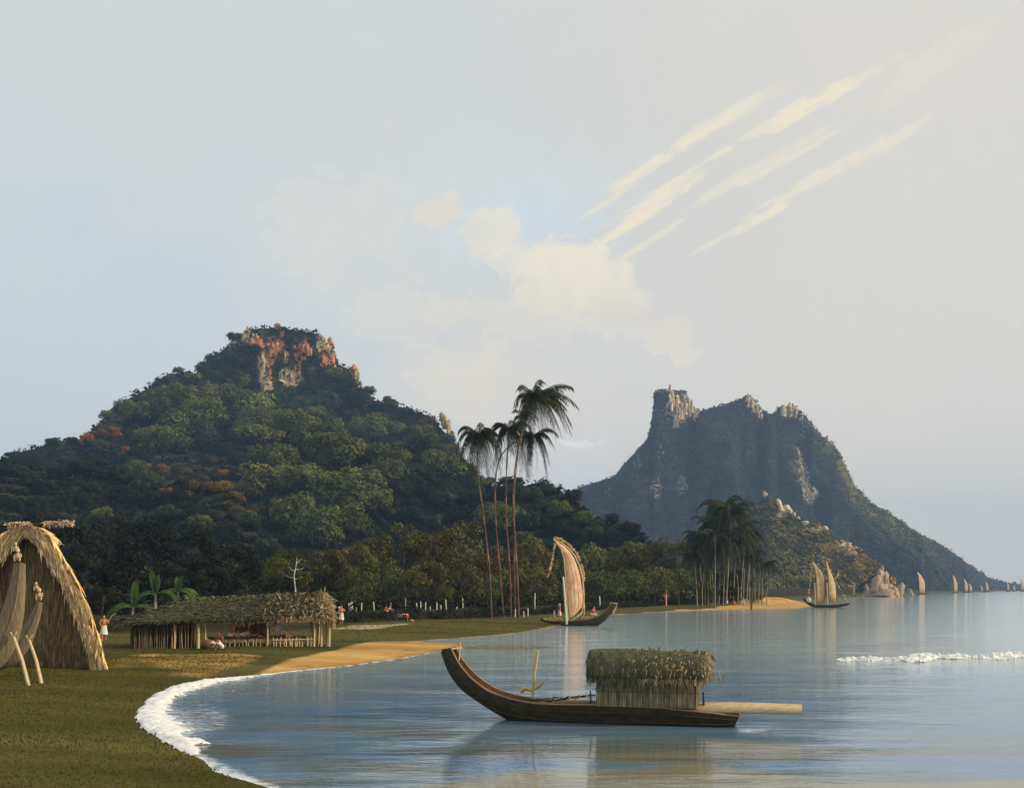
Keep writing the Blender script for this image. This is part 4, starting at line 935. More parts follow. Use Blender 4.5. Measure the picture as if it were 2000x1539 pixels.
# ---- thin white tree behind the hut
b_ = at(577, 104); x, y, z = b_
o = thing('bare_tree', 'thin white barked tree with sparse green leaves behind the hut roof', 'tree', b_)
q = [W(577, 1180, y), W(577, 1150, y), W(574, 1125, y), W(578, 1105, y), W(580, 1088, y)]
q = [np.array([x, y, z - .1])] + q
MB().tube(q, [.10, .085, .07, .05, .035, .02], 6).build('trunk', M['white_stick'], o)
for k, (a, b, c, e) in enumerate([(574, 1128, 556, 1122), (577, 1112, 594, 1108), (576, 1116, 562, 1104), (579, 1100, 588, 1090), (574, 1130, 590, 1126)]):
    MB().tube([W(a, b, y), W((a + c) / 2, (b + e) / 2 + 2, y + .3), W(c, e, y + .5)], [.03, .022, .01], 5).build('branch', M['white_stick'], o)
mb = MB(); gg = np.random.default_rng(2)
for a, b in [(535, 1100), (548, 1098), (530, 1122), (540, 1120), (592, 1096), (590, 1118), (602, 1120), (588, 1132), (600, 1134), (560, 1102), (594, 1132), (545, 1118), (552, 1104), (604, 1128)]:
    n = 40; D = gg.normal(size=(n, 3)); mb.quads(leafquads(W(a, b, y - .6) + D * [.26, .22, .18], D, .13, gg), (1.5, 1.5, 1.1, 1))
mb.build('leaves', M['leaf_olive'], o, smooth=False)
# ================================================================== THINGS
def strands(mb, Pt, Dr, ln, wd, g, nrm=(0, -1, 0), sag=.12, bright=(.7, 1.3), rgb=(1, 1, 1)):
    n = len(Pt); Pt = np.asarray(Pt, float); Dr = np.asarray(Dr, float); Dr = Dr / (np.linalg.norm(Dr, axis=1)[:, None] + 1e-9)
    L = (np.asarray(ln) * g.uniform(.6, 1.3, n))[:, None]; N = np.asarray(nrm, float) * np.ones((n, 3))
    sd = np.cross(Dr, N + g.normal(0, .35, (n, 3))); sd /= np.linalg.norm(sd, axis=1)[:, None] + 1e-9
    w = (wd * g.uniform(.6, 1.4, n))[:, None] * sd
    m = Pt + Dr * L * .55 + N * L * .05; e = Pt + Dr * L + np.array([0, 0, -1]) * L * sag
    Q1 = np.stack([Pt - w, Pt + w, m + w * .9, m - w * .9], 1); Q2 = np.stack([m - w * .9, m + w * .9, e + w * .25, e - w * .25], 1)
    b = g.uniform(*bright, n); c = np.repeat(np.stack([b * rgb[0], b * rgb[1], b * rgb[2], 1 + 0 * b], -1), 4, 0)
    mb.quads(Q1, c).quads(Q2, c)
def solid(o, th, off=-1):
    m = o.modifiers.new('thickness', 'SOLIDIFY'); m.thickness = th; m.offset = off; return o

# ---- canoe shed at the left
g = np.random.default_rng(21)
SD = 50.5; gz0 = g1((55 - 1000) / F * SD, SD)
half = [(0, 1028), (14, 1034), (30, 1044), (55, 1082), (85, 1132), (110, 1190), (130, 1245), (146, 1306)]
hp = np.array([((a) / F * SD, H + (HZ - b) / F * SD) for a, b in half])
ti = np.linspace(0, len(hp) - 1, 26); hx = np.interp(ti, np.arange(len(hp)), hp[:, 0]); hz_ = np.interp(ti, np.arange(len(hp)), hp[:, 1]); hz_[-1] = gz0 - .1
cx0 = (55 - 1000) / F * SD
prof = np.concatenate([np.stack([-hx[::-1], hz_[::-1]], -1), np.stack([hx, hz_], -1)[1:]])
shed = thing('canoe_shed', 'tall thatched canoe shed with a pointed arch gable and shaggy straw edge', 'shed', (cx0, SD, gz0))
def shed_pt(pr, y): return np.stack([cx0 + pr[:, 0] - .47 * (y - SD), np.full(len(pr), y), pr[:, 1]], -1)
ys = np.linspace(SD - .1, SD + 12, 14)
rf = MB().loft([shed_pt(prof * [1 + .012 * math.sin(k * 2.1), 1], y) for k, y in enumerate(ys)], closed=False).build('roof', M['brown_thatch'], shed)
solid(rf, .32, 0)
mb = MB()
for k in range(5200):
    i = g.integers(0, len(prof) - 1); f = g.random(); p = prof[i] * (1 - f) + prof[i + 1] * f; tn = prof[i + 1] - prof[i]
    if tn[1] > 0: tn = -tn
    sgn = 1 if p[0] > 0 else -1
    y = g.uniform(SD - .1, SD + 9)
    strands(mb, [[cx0 + p[0] + sgn * .17 - .47 * (y - SD), y, p[1] + .04]], [[tn[0], g.normal(0, .08), tn[1]]], .75, .03, g, (sgn * .7, 0, .6), .02, (.8, 1.4), (1.7, 1.55, 1.3))
mb.build('roof_thatch', M['straw'], rf, smooth=False)
mb = MB()
for k in range(2600):
    i = g.integers(0, len(prof) - 1); f = g.random(); p = prof[i] * (1 - f) + prof[i + 1] * f; tn = prof[i + 1] - prof[i]
    if tn[1] > 0: tn = -tn
    tn = tn / np.hypot(*tn); sgn = 1 if p[0] > 0 else -1
    inw = g.uniform(-.14, .34)
    ip = p - np.array([sgn * inw * abs(tn[1]) + 0, inw * abs(tn[0])])
    strands(mb, [[cx0 + ip[0], SD - .22 - g.uniform(0, .18), ip[1]]], [[tn[0] * .9 - sgn * g.uniform(-.25, .45), g.normal(-.1, .12), tn[1] - .35]], .34 + .35 * g.random() ** 3, .028, g, (0, -1, .2), .1, (.75, 1.35))
mb.build('straw_edge', M['straw'], shed, smooth=False)
gw = prof * [.93, 1]; gw[:, 1] = np.where(gw[:, 1] > gz0 + .5, gw[:, 1] - .22, gw[:, 1])
base_l = np.stack([gw[:, 0], np.full(len(gw), gz0 - .1)], -1)
nv = 9; rings = [shed_pt(base_l * (1 - f) + gw * f, SD + .55) for f in np.linspace(0, 1, nv)]
wl = MB().loft(rings, closed=False).build('gable_wall', M['brown_thatch'], shed); solid(wl, .12)
mb = MB(); n = 2600
fx = g.uniform(0, len(gw) - 1.01, n); fi = fx.astype(int); fr = (fx - fi)[:, None]; tp_ = gw[fi] * (1 - fr) + gw[fi + 1] * fr
hh = g.uniform(.05, 1, n); zz = gz0 + (tp_[:, 1] - gz0) * hh
strands(mb, np.stack([cx0 + tp_[:, 0], np.full(n, SD + .47), zz], -1), np.stack([g.normal(0, .06, n), 0 * hh - .03, -np.ones(n)], -1), .8, .03, g, (0, -1, 0), .0, (.55, 1.2), (1., .95, .9))
mb.build('wall_thatch', M['brown_thatch'], wl, smooth=False)
rp = MB().tube([W(-40, 1024, SD - .5), W(55, 1026, SD - .5), W(140, 1020, SD - .5)], [.06, .07, .05], 7).build('ridge_pole', M['dark_wood'], shed)
mb = MB(); n = 420; q = np.concatenate([g.uniform(12, 60, 200), g.uniform(82, 143, 220)])
Pt = np.stack([W(a, 1023.5 - (a - 55) * .035 + g.normal(0, 1.5), SD - .5 + g.normal(0, .06)) for a in q])
strands(mb, Pt, np.stack([g.normal(.2, .8, n), g.normal(0, .5, n), g.normal(.1, .7, n)], -1), .17, .025, g, (0, -1, .3), .3, (.9, 1.5)); mb.build('leaf_wrapping', M['straw'], rp, smooth=False)

# ---- the two beached war canoes: tall curved sterns with carved figures, each propped
def carved_figure(mb, c, s):
    c = np.asarray(c, float)
    mb.blob(c + [0, 0, .24 * s], (.16 * s, .14 * s, .24 * s), .05, 1); mb.blob(c + [0, -.02, .62 * s], (.14 * s, .14 * s, .18 * s), .06, 2)
    mb.blob(c + [0, -.15 * s, .60 * s], (.035 * s, .05 * s, .05 * s), .0, 3, 6, 5)
    for k in (-1, 1):
        mb.tube([c + np.array([.15 * k, 0, .42]) * s, c + np.array([.25 * k, -.04, .26]) * s, c + np.array([.10 * k, -.16, .2]) * s], [.06 * s, .05 * s, .045 * s], 6)
        mb.tube([c + np.array([.09 * k, 0, .08]) * s, c + np.array([.20 * k, -.14, .14]) * s, c + np.array([.14 * k, -.12, -.06]) * s], [.075 * s, .06 * s, .05 * s], 6)
def war_canoe(label, path, hw, d, fig_px, fig_s):
    P = np.array([W(a, b, d) for a, b in path]); r = np.array(hw) / F * d
    tt_ = np.linspace(0, len(P) - 1, 26); Q = np.stack([np.interp(tt_, np.arange(len(P)), P[:, k]) for k in range(3)], -1); rr = np.interp(tt_, np.arange(len(P)), r)
    for _ in range(3): Q[1:-1] = (Q[:-2] + 2 * Q[1:-1] + Q[2:]) / 4
    o = thing('war_canoe', label, 'canoe', (P[1][0], d, g1(P[1][0], d)))
    MB().tube(Q, rr, 14, flat=1.0, side=(0, 1, 0)).build('hull', M['grey_wood'], o)
    hull = o.children[0]
    # squeeze the hull sideways to a plank shape, leave the profile
    for v in hull.data.vertices: v.co.y *= .42
    mb = MB()
    for s_ in (-1, 1): mb.tube(Q + np.stack([0 * rr, s_ * rr * .40, 0 * rr], -1) + np.stack([rr * .25, 0 * rr, rr * .15], -1), .028, 5)
    mb.build('rail', M['grey_wood'], o)
    for k, (px, py, s_) in enumerate(fig_px):
        mb = MB(); carved_figure(mb, W(px, py, d), s_); mb.build('carved_figure', M['pale_wood'], o)
    return o
war_canoe('nearer grey war canoe with the tall broad stern topped by a carved figure', [(-190, 1302), (-80, 1302), (-22, 1284), (6, 1250), (24, 1205), (33, 1160), (39, 1100)], [36, 36, 34, 30, 23, 17, 11], 44, [(35, 1094, .62), (31, 1076, .45)], 1)
war_canoe('farther grey war canoe with the shorter slender stern topped by a carved figure', [(-190, 1296), (-60, 1296), (16, 1282), (46, 1252), (62, 1222), (72, 1196), (77, 1176)], [28, 28, 24, 18, 12, 9, 6], 46, [(77, 1170, .6), (71, 1152, .42)], 1)
for lab, (a, b), (c, e), dd in (('left wooden prop leaning under the nearer war canoe', (27, 1244), (57, 1338), 43.7), ('right wooden prop leaning under the farther war canoe', (57, 1250), (82, 1334), 45.6)):
    q = base(c, e); top = W(a, b, dd); o = thing('canoe_prop', lab, 'prop', q)
    MB().tube([q - [0, 0, .1], (q + top) / 2 + [.03, 0, .02], top], [.075, .07, .06], 7).build('pole', M['pale_wood'], o)
    MB().tube([top + [-.14, 0, .2], top + [0, 0, -.03], top + [.13, 0, .22]], [.035, .06, .035], 6).build('fork', M['pale_wood'], o)

# ---- long thatched hut
g = np.random.default_rng(31)
HL, HR = base(262, 1266), at(641, 71)
u_ = (HR - HL); HLEN = np.hypot(u_[0], u_[1]); u_ = np.array([u_[0], u_[1], 0]) / HLEN; v_ = np.array([-u_[1], u_[0], 0])
zg = min(HL[2], HR[2])
def hp_(u, v, z): return np.array([HL[0], HL[1], zg]) + u_ * u + v_ * v + np.array([0, 0, z])
def u_at(px, v=0.):
    k = (px - 1000) / F; o = hp_(0, v, 0); return (k * o[1] - o[0]) / (u_[0] - k * u_[1])
hut = thing('thatched_hut', 'long low open fronted hut with a mossy thatched roof and stick fence', 'hut', (HL[0] + u_[0] * HLEN / 2, HL[1] + u_[1] * HLEN / 2, zg))
DV = 3.3
def zpx(py, u, v): p = hp_(u, v, 0); return H + (HZ - py) / F * p[1] - zg
eL, eR = zpx(1215, 0, -.5), zpx(1203, HLEN, -.5); rL, rR = zpx(1170, 3.2, DV / 2), zpx(1158, HLEN, DV / 2)
UR = HLEN + .22
def slope(u0a, u1a, va, za0, za1, u0b, u1b, vb, zb0, zb1, nu=40, nv=10, amp=.07):
    rows = []
    for j in range(nv):
        f = j / (nv - 1); uu = np.linspace(u0a + (u0b - u0a) * f, u1a + (u1b - u1a) * f, nu); v = va + (vb - va) * f
        z = np.linspace(za0 + (zb0 - za0) * f, za1 + (zb1 - za1) * f, nu) + amp * fbm(uu * 1.2, np.full(nu, f * 5 + va), 88) - .16 * math.sin(math.pi * f)
        rows.append(np.array([hp_(a, v, b) for a, b in zip(uu, z)]))
    return np.array(rows)
front = slope(-.6, UR, -.6, eL, eR, 3.2, UR, DV / 2, rL, rR)
backs = slope(-.6, UR, DV + .6, eL, eR, 3.2, UR, DV / 2, rL, rR)
hip = slope(0, 0, 0, 0, 0, 0, 0, 0, 0, 0, 2, 2)
rows = []
for f in np.linspace(0, 1, 10):
    vv = np.linspace(-.6 + (DV / 2 + .6) * f, DV + .6 - (DV / 2 + .6) * f, 14); rows.append(np.array([hp_(-.6 + 3.8 * f, v, eL + (rL - eL) * f - .16 * math.sin(math.pi * f)) for v in vv]))
mb = MB(); mb.loft(front, closed=False); mb.loft(backs[:, ::-1], closed=False); mb.loft(np.array(rows)[:, ::-1], closed=False)
roof = solid(mb.build('roof', M['old_thatch'], hut), .22)
mb = MB(); n = 9000
def on_rows(Rw, n, fu=None):
    a = g.uniform(0, Rw.shape[0] - 1.01, n); b = (g.uniform(0, 1, n) if fu is None else fu) * (Rw.shape[1] - 1.01)
    i = a.astype(int); j = b.astype(int); fa = (a - i)[:, None]; fb = (b - j)[:, None]
    p = (Rw[i, j] * (1 - fb) + Rw[i, j + 1] * fb) * (1 - fa) + (Rw[i + 1, j] * (1 - fb) + Rw[i + 1, j + 1] * fb) * fa
    return p, Rw[i, j] - Rw[i + 1, j]
fN = np.array([-v_[0] * .55, -v_[1] * .55, .8])
p, dr = on_rows(front, n); strands(mb, p + fN * .05, dr + g.normal(0, .12, (n, 3)), .5, .022, g, fN, .02, (.6, 1.35), (1., 1.02, .95))
p, dr = on_rows(np.array(rows), 900); hN = np.array([-u_[0] * .4, -u_[1] * .4, .85]); strands(mb, p + hN * .05, dr + g.normal(0, .1, (900, 3)), .7, .045, g, hN, .02, (.6, 1.4))
uu = g.uniform(-.6, UR, 1100); zz = eL + (eR - eL) * (uu + .6) / (UR + .6)
strands(mb, np.array([hp_(a, -.58 + g.normal(0, .06), b + .05) for a, b in zip(uu, zz)]), np.stack([g.normal(0, .15, 1100), -.25 + g.normal(0, .12, 1100), -np.ones(1100)], -1), .17, .03, g, fN, .1, (.55, 1.3))
uu = g.uniform(3, UR, 500); strands(mb, np.array([hp_(a, DV / 2 + g.normal(0, .1), rL + (rR - rL) * (a - 3.2) / (UR - 3.2) + .06) for a in uu]), np.stack([g.normal(0, .5, 500), g.normal(0, .8, 500), g.normal(-.2, .2, 500)], -1), .4, .05, g, (0, 0, 1), .3, (.7, 1.5), (1.2, 1.25, .8))
mb.build('thatch', M['old_thatch'], roof, smooth=False)
mb = MB()
ncl = 900
fu = np.concatenate([1 - np.abs(g.normal(0, .03, 560)), 1 - np.abs(g.normal(0, .05, 200)), g.choice([.63, .70, .74, .80, .86, .9], 140) + g.normal(0, .007, 140)]).clip(.3, 1)
p, dr = on_rows(front, ncl, fu); p[560:] += 0; strands(mb, p + fN * .09, dr + g.normal(0, .15, (ncl, 3)), .6, .03, g, fN, .05, (.6, 1.2))
n = 420; vv = g.uniform(-.6, DV + .6, n); ff_ = 1 - np.abs(vv - DV / 2) / (DV / 2 + .6)
strands(mb, np.array([hp_(UR + .02, a, eR + (rR - eR) * b - .02) for a, b in zip(vv, ff_)]), np.stack([.08 + g.normal(0, .1, n), g.normal(-.1, .2, n), -np.ones(n)], -1), .6, .04, g, (1, 0, .2), .1, (.7, 1.4))
uu = g.uniform(HLEN * .72, UR, 380); strands(mb, np.array([hp_(a, -.62 + g.normal(0, .05), eL + (eR - eL) * (a + .6) / (UR + .6) + .05) for a in uu]), np.stack([g.normal(0, .15, 380), -.25 + g.normal(0, .12, 380), -np.ones(380)], -1), .3, .03, g, fN, .1, (.8, 1.4))
mb.build('pale_straw', M['straw'], roof, smooth=False)  # paler strands gathered at the right end and in a few streaks
def sticks(name, mat, u0, u1, v, z0, z1, step, rad, jit=.1, dirs=(1, 0)):
    mb = MB(); k = u0
    while k < u1:
        a = k + g.normal(0, step * .2); top = z1 + g.normal(0, jit) if np.ndim(z1) == 0 else np.interp(a, [0, HLEN], z1)
        b = g.uniform(.45, 1.25); r = rad * g.uniform(.7, 1.3)
        mb.tube([hp_(a, v, z0 - .1), hp_(a + g.normal(0, .04), v + g.normal(0, .02), (z0 + top) / 2), hp_(a + g.normal(0, .05), v, top)], [r, r, r * .9], 5, (b, b, b * .95, 1)); k += step * g.uniform(.7, 1.5)
    mb.tube([hp_(u0, v - .03, z0 + (np.mean(z1) - z0) * .75), hp_(u1, v - .03, z0 + (np.mean(z1) - z0) * .75)], rad * .8, 5, (.6, .6, .6, 1))
    return mb.build(name, M[mat], hut)
uA = u_at(386)
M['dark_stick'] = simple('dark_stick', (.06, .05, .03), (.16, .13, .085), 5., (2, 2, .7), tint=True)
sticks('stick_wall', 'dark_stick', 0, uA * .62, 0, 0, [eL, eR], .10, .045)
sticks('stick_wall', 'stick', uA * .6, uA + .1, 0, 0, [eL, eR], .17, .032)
sticks('palisade', 'stick', uA + .2, HLEN - 1.2, -.15, 0, .52, .20, .038, .05)
sticks('palisade', 'pale_wood', HLEN - 3.6, HLEN - .9, -.2, 0, .62, .20, .042, .05)
sticks('stick_wall', 'stick', HLEN - 1.15, HLEN + .05, 0, 0, [eL, eR], .15, .05)
mb = MB()
for v in (.1, .3, .5, 1.3, 2.2, 2.9, 3.2): mb.tube([hp_(HLEN, v, -.1), hp_(HLEN, v, eR + (rR - eR) * (1 - abs(v - DV / 2) / (DV / 2)) * .9)], .045, 5, np.array([1, 1, 1, 0]) * g.uniform(.6, 1.2) + [0, 0, 0, 1])
mb.build('end_wall', M['stick'], hut)
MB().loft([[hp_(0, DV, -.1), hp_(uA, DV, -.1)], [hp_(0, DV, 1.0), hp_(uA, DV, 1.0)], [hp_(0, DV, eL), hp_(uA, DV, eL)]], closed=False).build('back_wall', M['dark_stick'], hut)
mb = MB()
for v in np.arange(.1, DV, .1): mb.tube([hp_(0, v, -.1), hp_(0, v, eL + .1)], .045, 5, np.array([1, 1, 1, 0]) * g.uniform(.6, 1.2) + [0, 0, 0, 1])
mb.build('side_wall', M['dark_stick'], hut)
pf_u0, pf_u1 = uA + .9, HLEN - 1.3
pl = MB().loft([[hp_(pf_u0, .45, .52), hp_(pf_u1, .45, .52), hp_(pf_u1, 2.6, .52), hp_(pf_u0, 2.6, .52)], [hp_(pf_u0, .45, .64), hp_(pf_u1, .45, .64), hp_(pf_u1, 2.6, .64), hp_(pf_u0, 2.6, .64)]]).build('platform', M['brown_wood'], hut, smooth=False)
for px, r in ((340, .05), (386, .10), (400, .045), (521, .06), (612, .07), (626, .07), (641, .09)):
    a = u_at(px); MB().tube([hp_(a, -.22, -.1), hp_(a + .02, -.22, 1), hp_(a - .02, -.22, eL + (eR - eL) * a / HLEN)], [r * 1.1, r, r], 7).build('post', M['pale_wood'], hut)
for a in (0, uA, HLEN * .6, HLEN): MB().tube([hp_(a, DV - .2, -.1), hp_(a, DV - .2, eL)], .09, 7).build('post', M['brown_wood'], hut)

# ---- hull builder: keel and sheer pairs seen along the side, a half width each
def plane_pt(px, py, d0, yaw, px0):
    X0 = (px0 - 1000) / F * d0; tn = math.tan(yaw)
    d = (d0 + X0 * tn) / (1 + (px - 1000) / F * tn); return W(px, py, d)
def hull(o, name, pairs, d0, yaw, px0, mat, inner='brown_wood', rim='brown_wood', pw=.75, th=.035, rim_r=.03):
    bv = np.array([math.sin(yaw), math.cos(yaw), 0]); ro, ri, gl, gr = [], [], [], []
    K = np.array(pairs, float); ti = np.linspace(0, len(K) - 1, (len(K) - 1) * 4 + 1); K = np.stack([np.interp(ti, np.arange(len(K)), K[:, c]) for c in range(5)], -1)
    for _ in range(2): K[1:-1] = (K[:-2] + 2 * K[1:-1] + K[2:]) / 4
    for kx, ky, sx, sy, hw in K:
        kp, sp_ = plane_pt(kx, ky, d0, yaw, px0), plane_pt(sx, sy, d0, yaw, px0); A_o, A_i = [], []
        for a in np.linspace(0, 1, 11):
            w = math.sin(math.pi * a) ** pw; lat = -hw * math.cos(math.pi * a) * (1 - .12 * w)
            A_o.append(sp_ * (1 - w) + kp * w + bv * lat)
            A_i.append(sp_ * (1 - w * .86) + kp * w * .86 + bv * lat * (1 - th / hw))
        ro.append(A_o); ri.append(A_i); gl.append(A_o[0]); gr.append(A_o[-1])
    h = MB().loft(ro, closed=False)
    ends = []
    for rg in (ro[0], ro[-1]):
        c = np.mean(rg, 0); R_ = np.array(rg); V = np.vstack([R_, c]); i = np.arange(len(R_) - 1); h.add(V, np.stack([i, i + 1, np.full(len(i), len(R_))], -1)); h.add(V, [[0, len(R_), len(R_) - 1]])
    ho = h.build(name, M[mat], o)
    MB().loft(ri, closed=False).build('inner_planking', M[inner], ho)
    MB().tube(gl, rim_r, 6).build('gunwale', M[rim], ho); MB().tube(gr, rim_r, 6).build('gunwale', M[rim], ho)
    return ho

# ---- foreground canoe with the thatched cabin
g = np.random.default_rng(41)
YAW = R(13); D0 = 32.9; PX0 = 1215
fp = lambda px, py, lat=0.: plane_pt(px, py, D0, YAW, PX0) + np.array([math.sin(YAW), math.cos(YAW), 0]) * lat
zc = lambda px, z, lat=0.: np.array([*fp(px, HZ)[:2], z]) + np.array([math.sin(YAW), math.cos(YAW), 0]) * lat
boat = thing('cabin_canoe', 'dark canoe with a high curved stern and thatched cabin afloat in the foreground', 'canoe', (*fp(PX0, 1420)[:2], 0))
hl = hull(boat, 'hull', [(862, 1268, 884, 1264, .20), (872, 1300, 900, 1293, .30), (891, 1335, 927, 1324, .38), (924, 1364, 962, 1348, .45), (960, 1388, 1002, 1361, .50), (1000, 1411, 1042, 1369, .53), (1050, 1428, 1090, 1372, .55), (1160, 1436, 1170, 1372, .57), (1300, 1438, 1300, 1378, .55), (1400, 1437, 1400, 1390, .46), (1428, 1432, 1444, 1396, .30)], D0, YAW, PX0, 'dark_wood', rim='pink_rail')
z_d = .60
dk = MB().loft([[zc(1050, z_d - .06, -.46), zc(1165, z_d, -.52), zc(1300, z_d - .04, -.5), zc(1400, z_d - .17, -.40)], [zc(1050, z_d - .06, .46), zc(1165, z_d, .52), zc(1300, z_d - .04, .5), zc(1400, z_d - .17, .40)]], closed=False).build('deck', M['brown_wood'], boat); solid(dk, .04)
# cabin: parts of the canoe it is lashed to
cz0, cz1 = .62, 1.46
def cab_wall(mb, a, b, la, lb, n, seed):
    for k in range(n):
        f = (k + .5) / n; px = a + (b - a) * f; lt = la + (lb - la) * f; br = g.uniform(.5, 1.35); r = .020 * g.uniform(.8, 1.3)
        mb.tube([zc(px, cz0 - .08, lt), zc(px, (cz0 + cz1) / 2, lt + g.normal(0, .01)), zc(px, cz1 + .14, lt)], r, 5, (br, br, br * .9, 1))
    mb.tube([zc(a, .98, la * 1.04), zc(b, .98, lb * 1.04)], .014, 5, (.5, .5, .5, 1))
mb = MB(); cab_wall(mb, 1172, 1364, -.60, -.60, 62, 1); cab_wall(mb, 1172, 1364, .60, .60, 40, 2); cab_wall(mb, 1172, 1172, -.6, .6, 24, 3); cab_wall(mb, 1364, 1364, -.6, .6, 24, 4)
M['cane'] = simple('cane', (.15, .125, .07), (.38, .32, .20), 5., (2, 2, .6), tint=True)
cw = mb.build('cabin_wall', M['cane'], boat)
MB().loft([[zc(1170, cz0, -.57), zc(1366, cz0, -.57), zc(1366, cz0, .57), zc(1170, cz0, .57)], [zc(1170, cz1 + .2, -.57), zc(1366, cz1 + .2, -.57), zc(1366, cz1 + .2, .57), zc(1170, cz1 + .2, .57)]]).build('lining_mat', M['dark_stick'], cw, smooth=False)
rows = []
for px in np.linspace(1154, 1382, 22):
    e = 1 - abs((px - 1268) / 114) ** 5 * .10; ring = []
    for a in np.linspace(0, math.pi, 17):
        lat = -.80 * math.cos(a) * abs(math.cos(a)) ** -.25 if abs(math.cos(a)) > .01 else 0
        ring.append(zc(px, 1.40 + ((.74 - .0005 * (px - 1154)) * e) * math.sin(a) ** .80 + .03 * float(fbm(np.array([px / 12]), np.array([a * 3]), 8)[0]), lat))
    rows.append(ring)
rows = np.array(rows)
cr = MB().loft(rows, closed=False).build('cabin_roof', M['old_thatch'], boat); solid(cr, .10)
mb = MB(); n = 5200
a = g.uniform(0, 20.9, n); b = g.uniform(0, 15.9, n); i, j = a.astype(int), b.astype(int); fa, fb = (a - i)[:, None], (b - j)[:, None]
p = (rows[i, j] * (1 - fa) + rows[i + 1, j] * fa) * (1 - fb) + (rows[i, j + 1] * (1 - fa) + rows[i + 1, j + 1] * fa) * fb
dn = np.where((b < 8)[:, None], rows[i, j] - rows[i, j + 1], rows[i, j + 1] - rows[i, j]); dn[:, 2] -= .012
cen = zc(1268, 1.3); outn = p - np.stack([p[:, 0], np.full(n, 0), np.full(n, 1.4)], -1); outn[:, 1] = p[:, 1] - cen[1] + math.tan(YAW) * (p[:, 0] - cen[0]); outn /= np.linalg.norm(outn, axis=1)[:, None]
strands(mb, p + outn * .02, dn / np.linalg.norm(dn, axis=1)[:, None] + g.normal(0, .28, (n, 3)), .26, .014, g, outn, .03, (.5, 1.7), (1.45, 1.35, 1.05))
mb.build('thatch', M['old_thatch'], cr, smooth=False)
mb = MB(); n = 1500
mb2 = MB(); px = np.concatenate([g.uniform(1156, 1380, 800), 1381 + g.normal(0, 2, 350), 1340 + g.normal(0, 26, 350)]); lat = np.concatenate([np.full(800, -.8) + g.normal(0, .02, 800), g.uniform(-.78, .78, 350), np.full(350, -.74)])
z = np.concatenate([1.38 + g.uniform(0, .12, 800), 1.40 + .72 * (1 - np.abs(lat[800:1150] / .8) ** 2.4), g.uniform(1.42, 1.8, 350)])
P_ = np.array([zc(a_, c_, b_ - (.03 if c_ < 1.9 else 0)) for a_, b_, c_ in zip(px, lat, z)]); dirs = np.stack([g.normal(.05, .25, n), g.normal(-.15, .12, n), -np.ones(n)], -1); dirs[800:1150, 0] += .7
ri_ = (px > 1250) | (np.arange(n) >= 800); ln_ = .04 + .22 * g.random(n) ** 1.5  # dark fringe left, straw right: shade and sunlight put into the colours
strands(mb, P_[ri_], dirs[ri_], ln_[ri_], .013, g, (.1, -1, .2), .1, (.3, 1.25)); mb.build('straw_fringe', M['straw'], cr, smooth=False)
strands(mb2, P_[~ri_], dirs[~ri_], ln_[~ri_] * 1.5, .013, g, (.1, -1, .2), .1, (.5, 1.8)); mb2.build('dark_fringe', M['old_thatch'], cr, smooth=False)
mb = MB(); i_ = (a > 9 + g.normal(0, 3, len(a))) & (g.random(len(a)) < .6); strands(mb, p[i_] + outn[i_] * .03, dn[i_] / np.linalg.norm(dn[i_], axis=1)[:, None] + g.normal(0, .3, (i_.sum(), 3)), .26, .014, g, outn[i_], .03, (.55, 1.4), (1., .93, .75)); mb.build('sunlit_thatch', M['straw'], cr, smooth=False)  # brighter straw over the right half, sunlight painted into the roof colour
mb = MB(); n = 260; px = g.uniform(1158, 1385, n)
strands(mb, np.array([zc(a_, 2.12 - .0007 * abs(a_ - 1268), g.normal(0, .14)) for a_ in px]), np.stack([g.normal(.3, .7, n), g.normal(0, .6, n), g.normal(.12, .35, n)], -1), .24, .02, g, (0, 0, 1), .25, (.4, 1.5)); mb.build('ridge_tufts', M['old_thatch'], cr, smooth=False)
K2 = [(866, 1272, 890, 1275), (880, 1310, 908, 1306), (905, 1343, 938, 1333), (940, 1367, 975, 1358), (985, 1389, 1015, 1376), (1040, 1400, 1060, 1384), (1160, 1406, 1165, 1388), (1300, 1408, 1300, 1392), (1410, 1412, 1410, 1400), (1438, 1410, 1438, 1402)]
for kk, (lt, w_) in enumerate(((-.50, 0), (-.555, 1))):
    pts = np.array([fp(a, b, lt * min(1, .42 + .62 * i / 5)) if w_ == 0 else fp(c_, d_, lt * min(1, .42 + .62 * i / 5)) for i, (a, b, c_, d_) in enumerate(K2)])
    tt_ = np.linspace(0, len(pts) - 1, 50); pts = np.stack([np.interp(tt_, np.arange(len(pts)), pts[:, q]) for q in range(3)], -1)
    for _ in range(3): pts[1:-1] = (pts[:-2] + 2 * pts[1:-1] + pts[2:]) / 4
    MB().tube(pts, .026, 5).build('strake', M['dark_wood'], hl)
# steering plank at the bow end, stern post, forked pole, ropes
q0, q1 = zc(1362, .52, -.25), fp(1566, 1384, -.25)
pk = MB(); bvv = np.array([math.sin(YAW), math.cos(YAW), 0])
for k in range(1):
    rg = []
    for f in np.linspace(0, 1, 9):
        c = q0 + (q1 - q0) * f + np.array([0, 0, .03 * math.sin(f * 3)]); w = .19 - .02 * f; wv_ = bvv * w * .72 + np.array([0, 0, w * .68]); nv_ = np.array([0, 0, .022]) - bvv * .02; rg.append([c - wv_ - nv_, c + wv_ - nv_, c + wv_ + nv_, c - wv_ + nv_])
    pk.loft(rg)
pk.build('bow_plank', M['pale_wood'], boat, smooth=False)
MB().tube([zc(1376, .38, -.2), zc(1374, .98, -.2)], [.035, .03], 6).build('peg', M['dark_wood'], boat)
MB().tube([fp(893, 1290, .2), fp(895, 1254, .2)], [.035, .025], 6).build('stern_post', M['pale_wood'], boat)
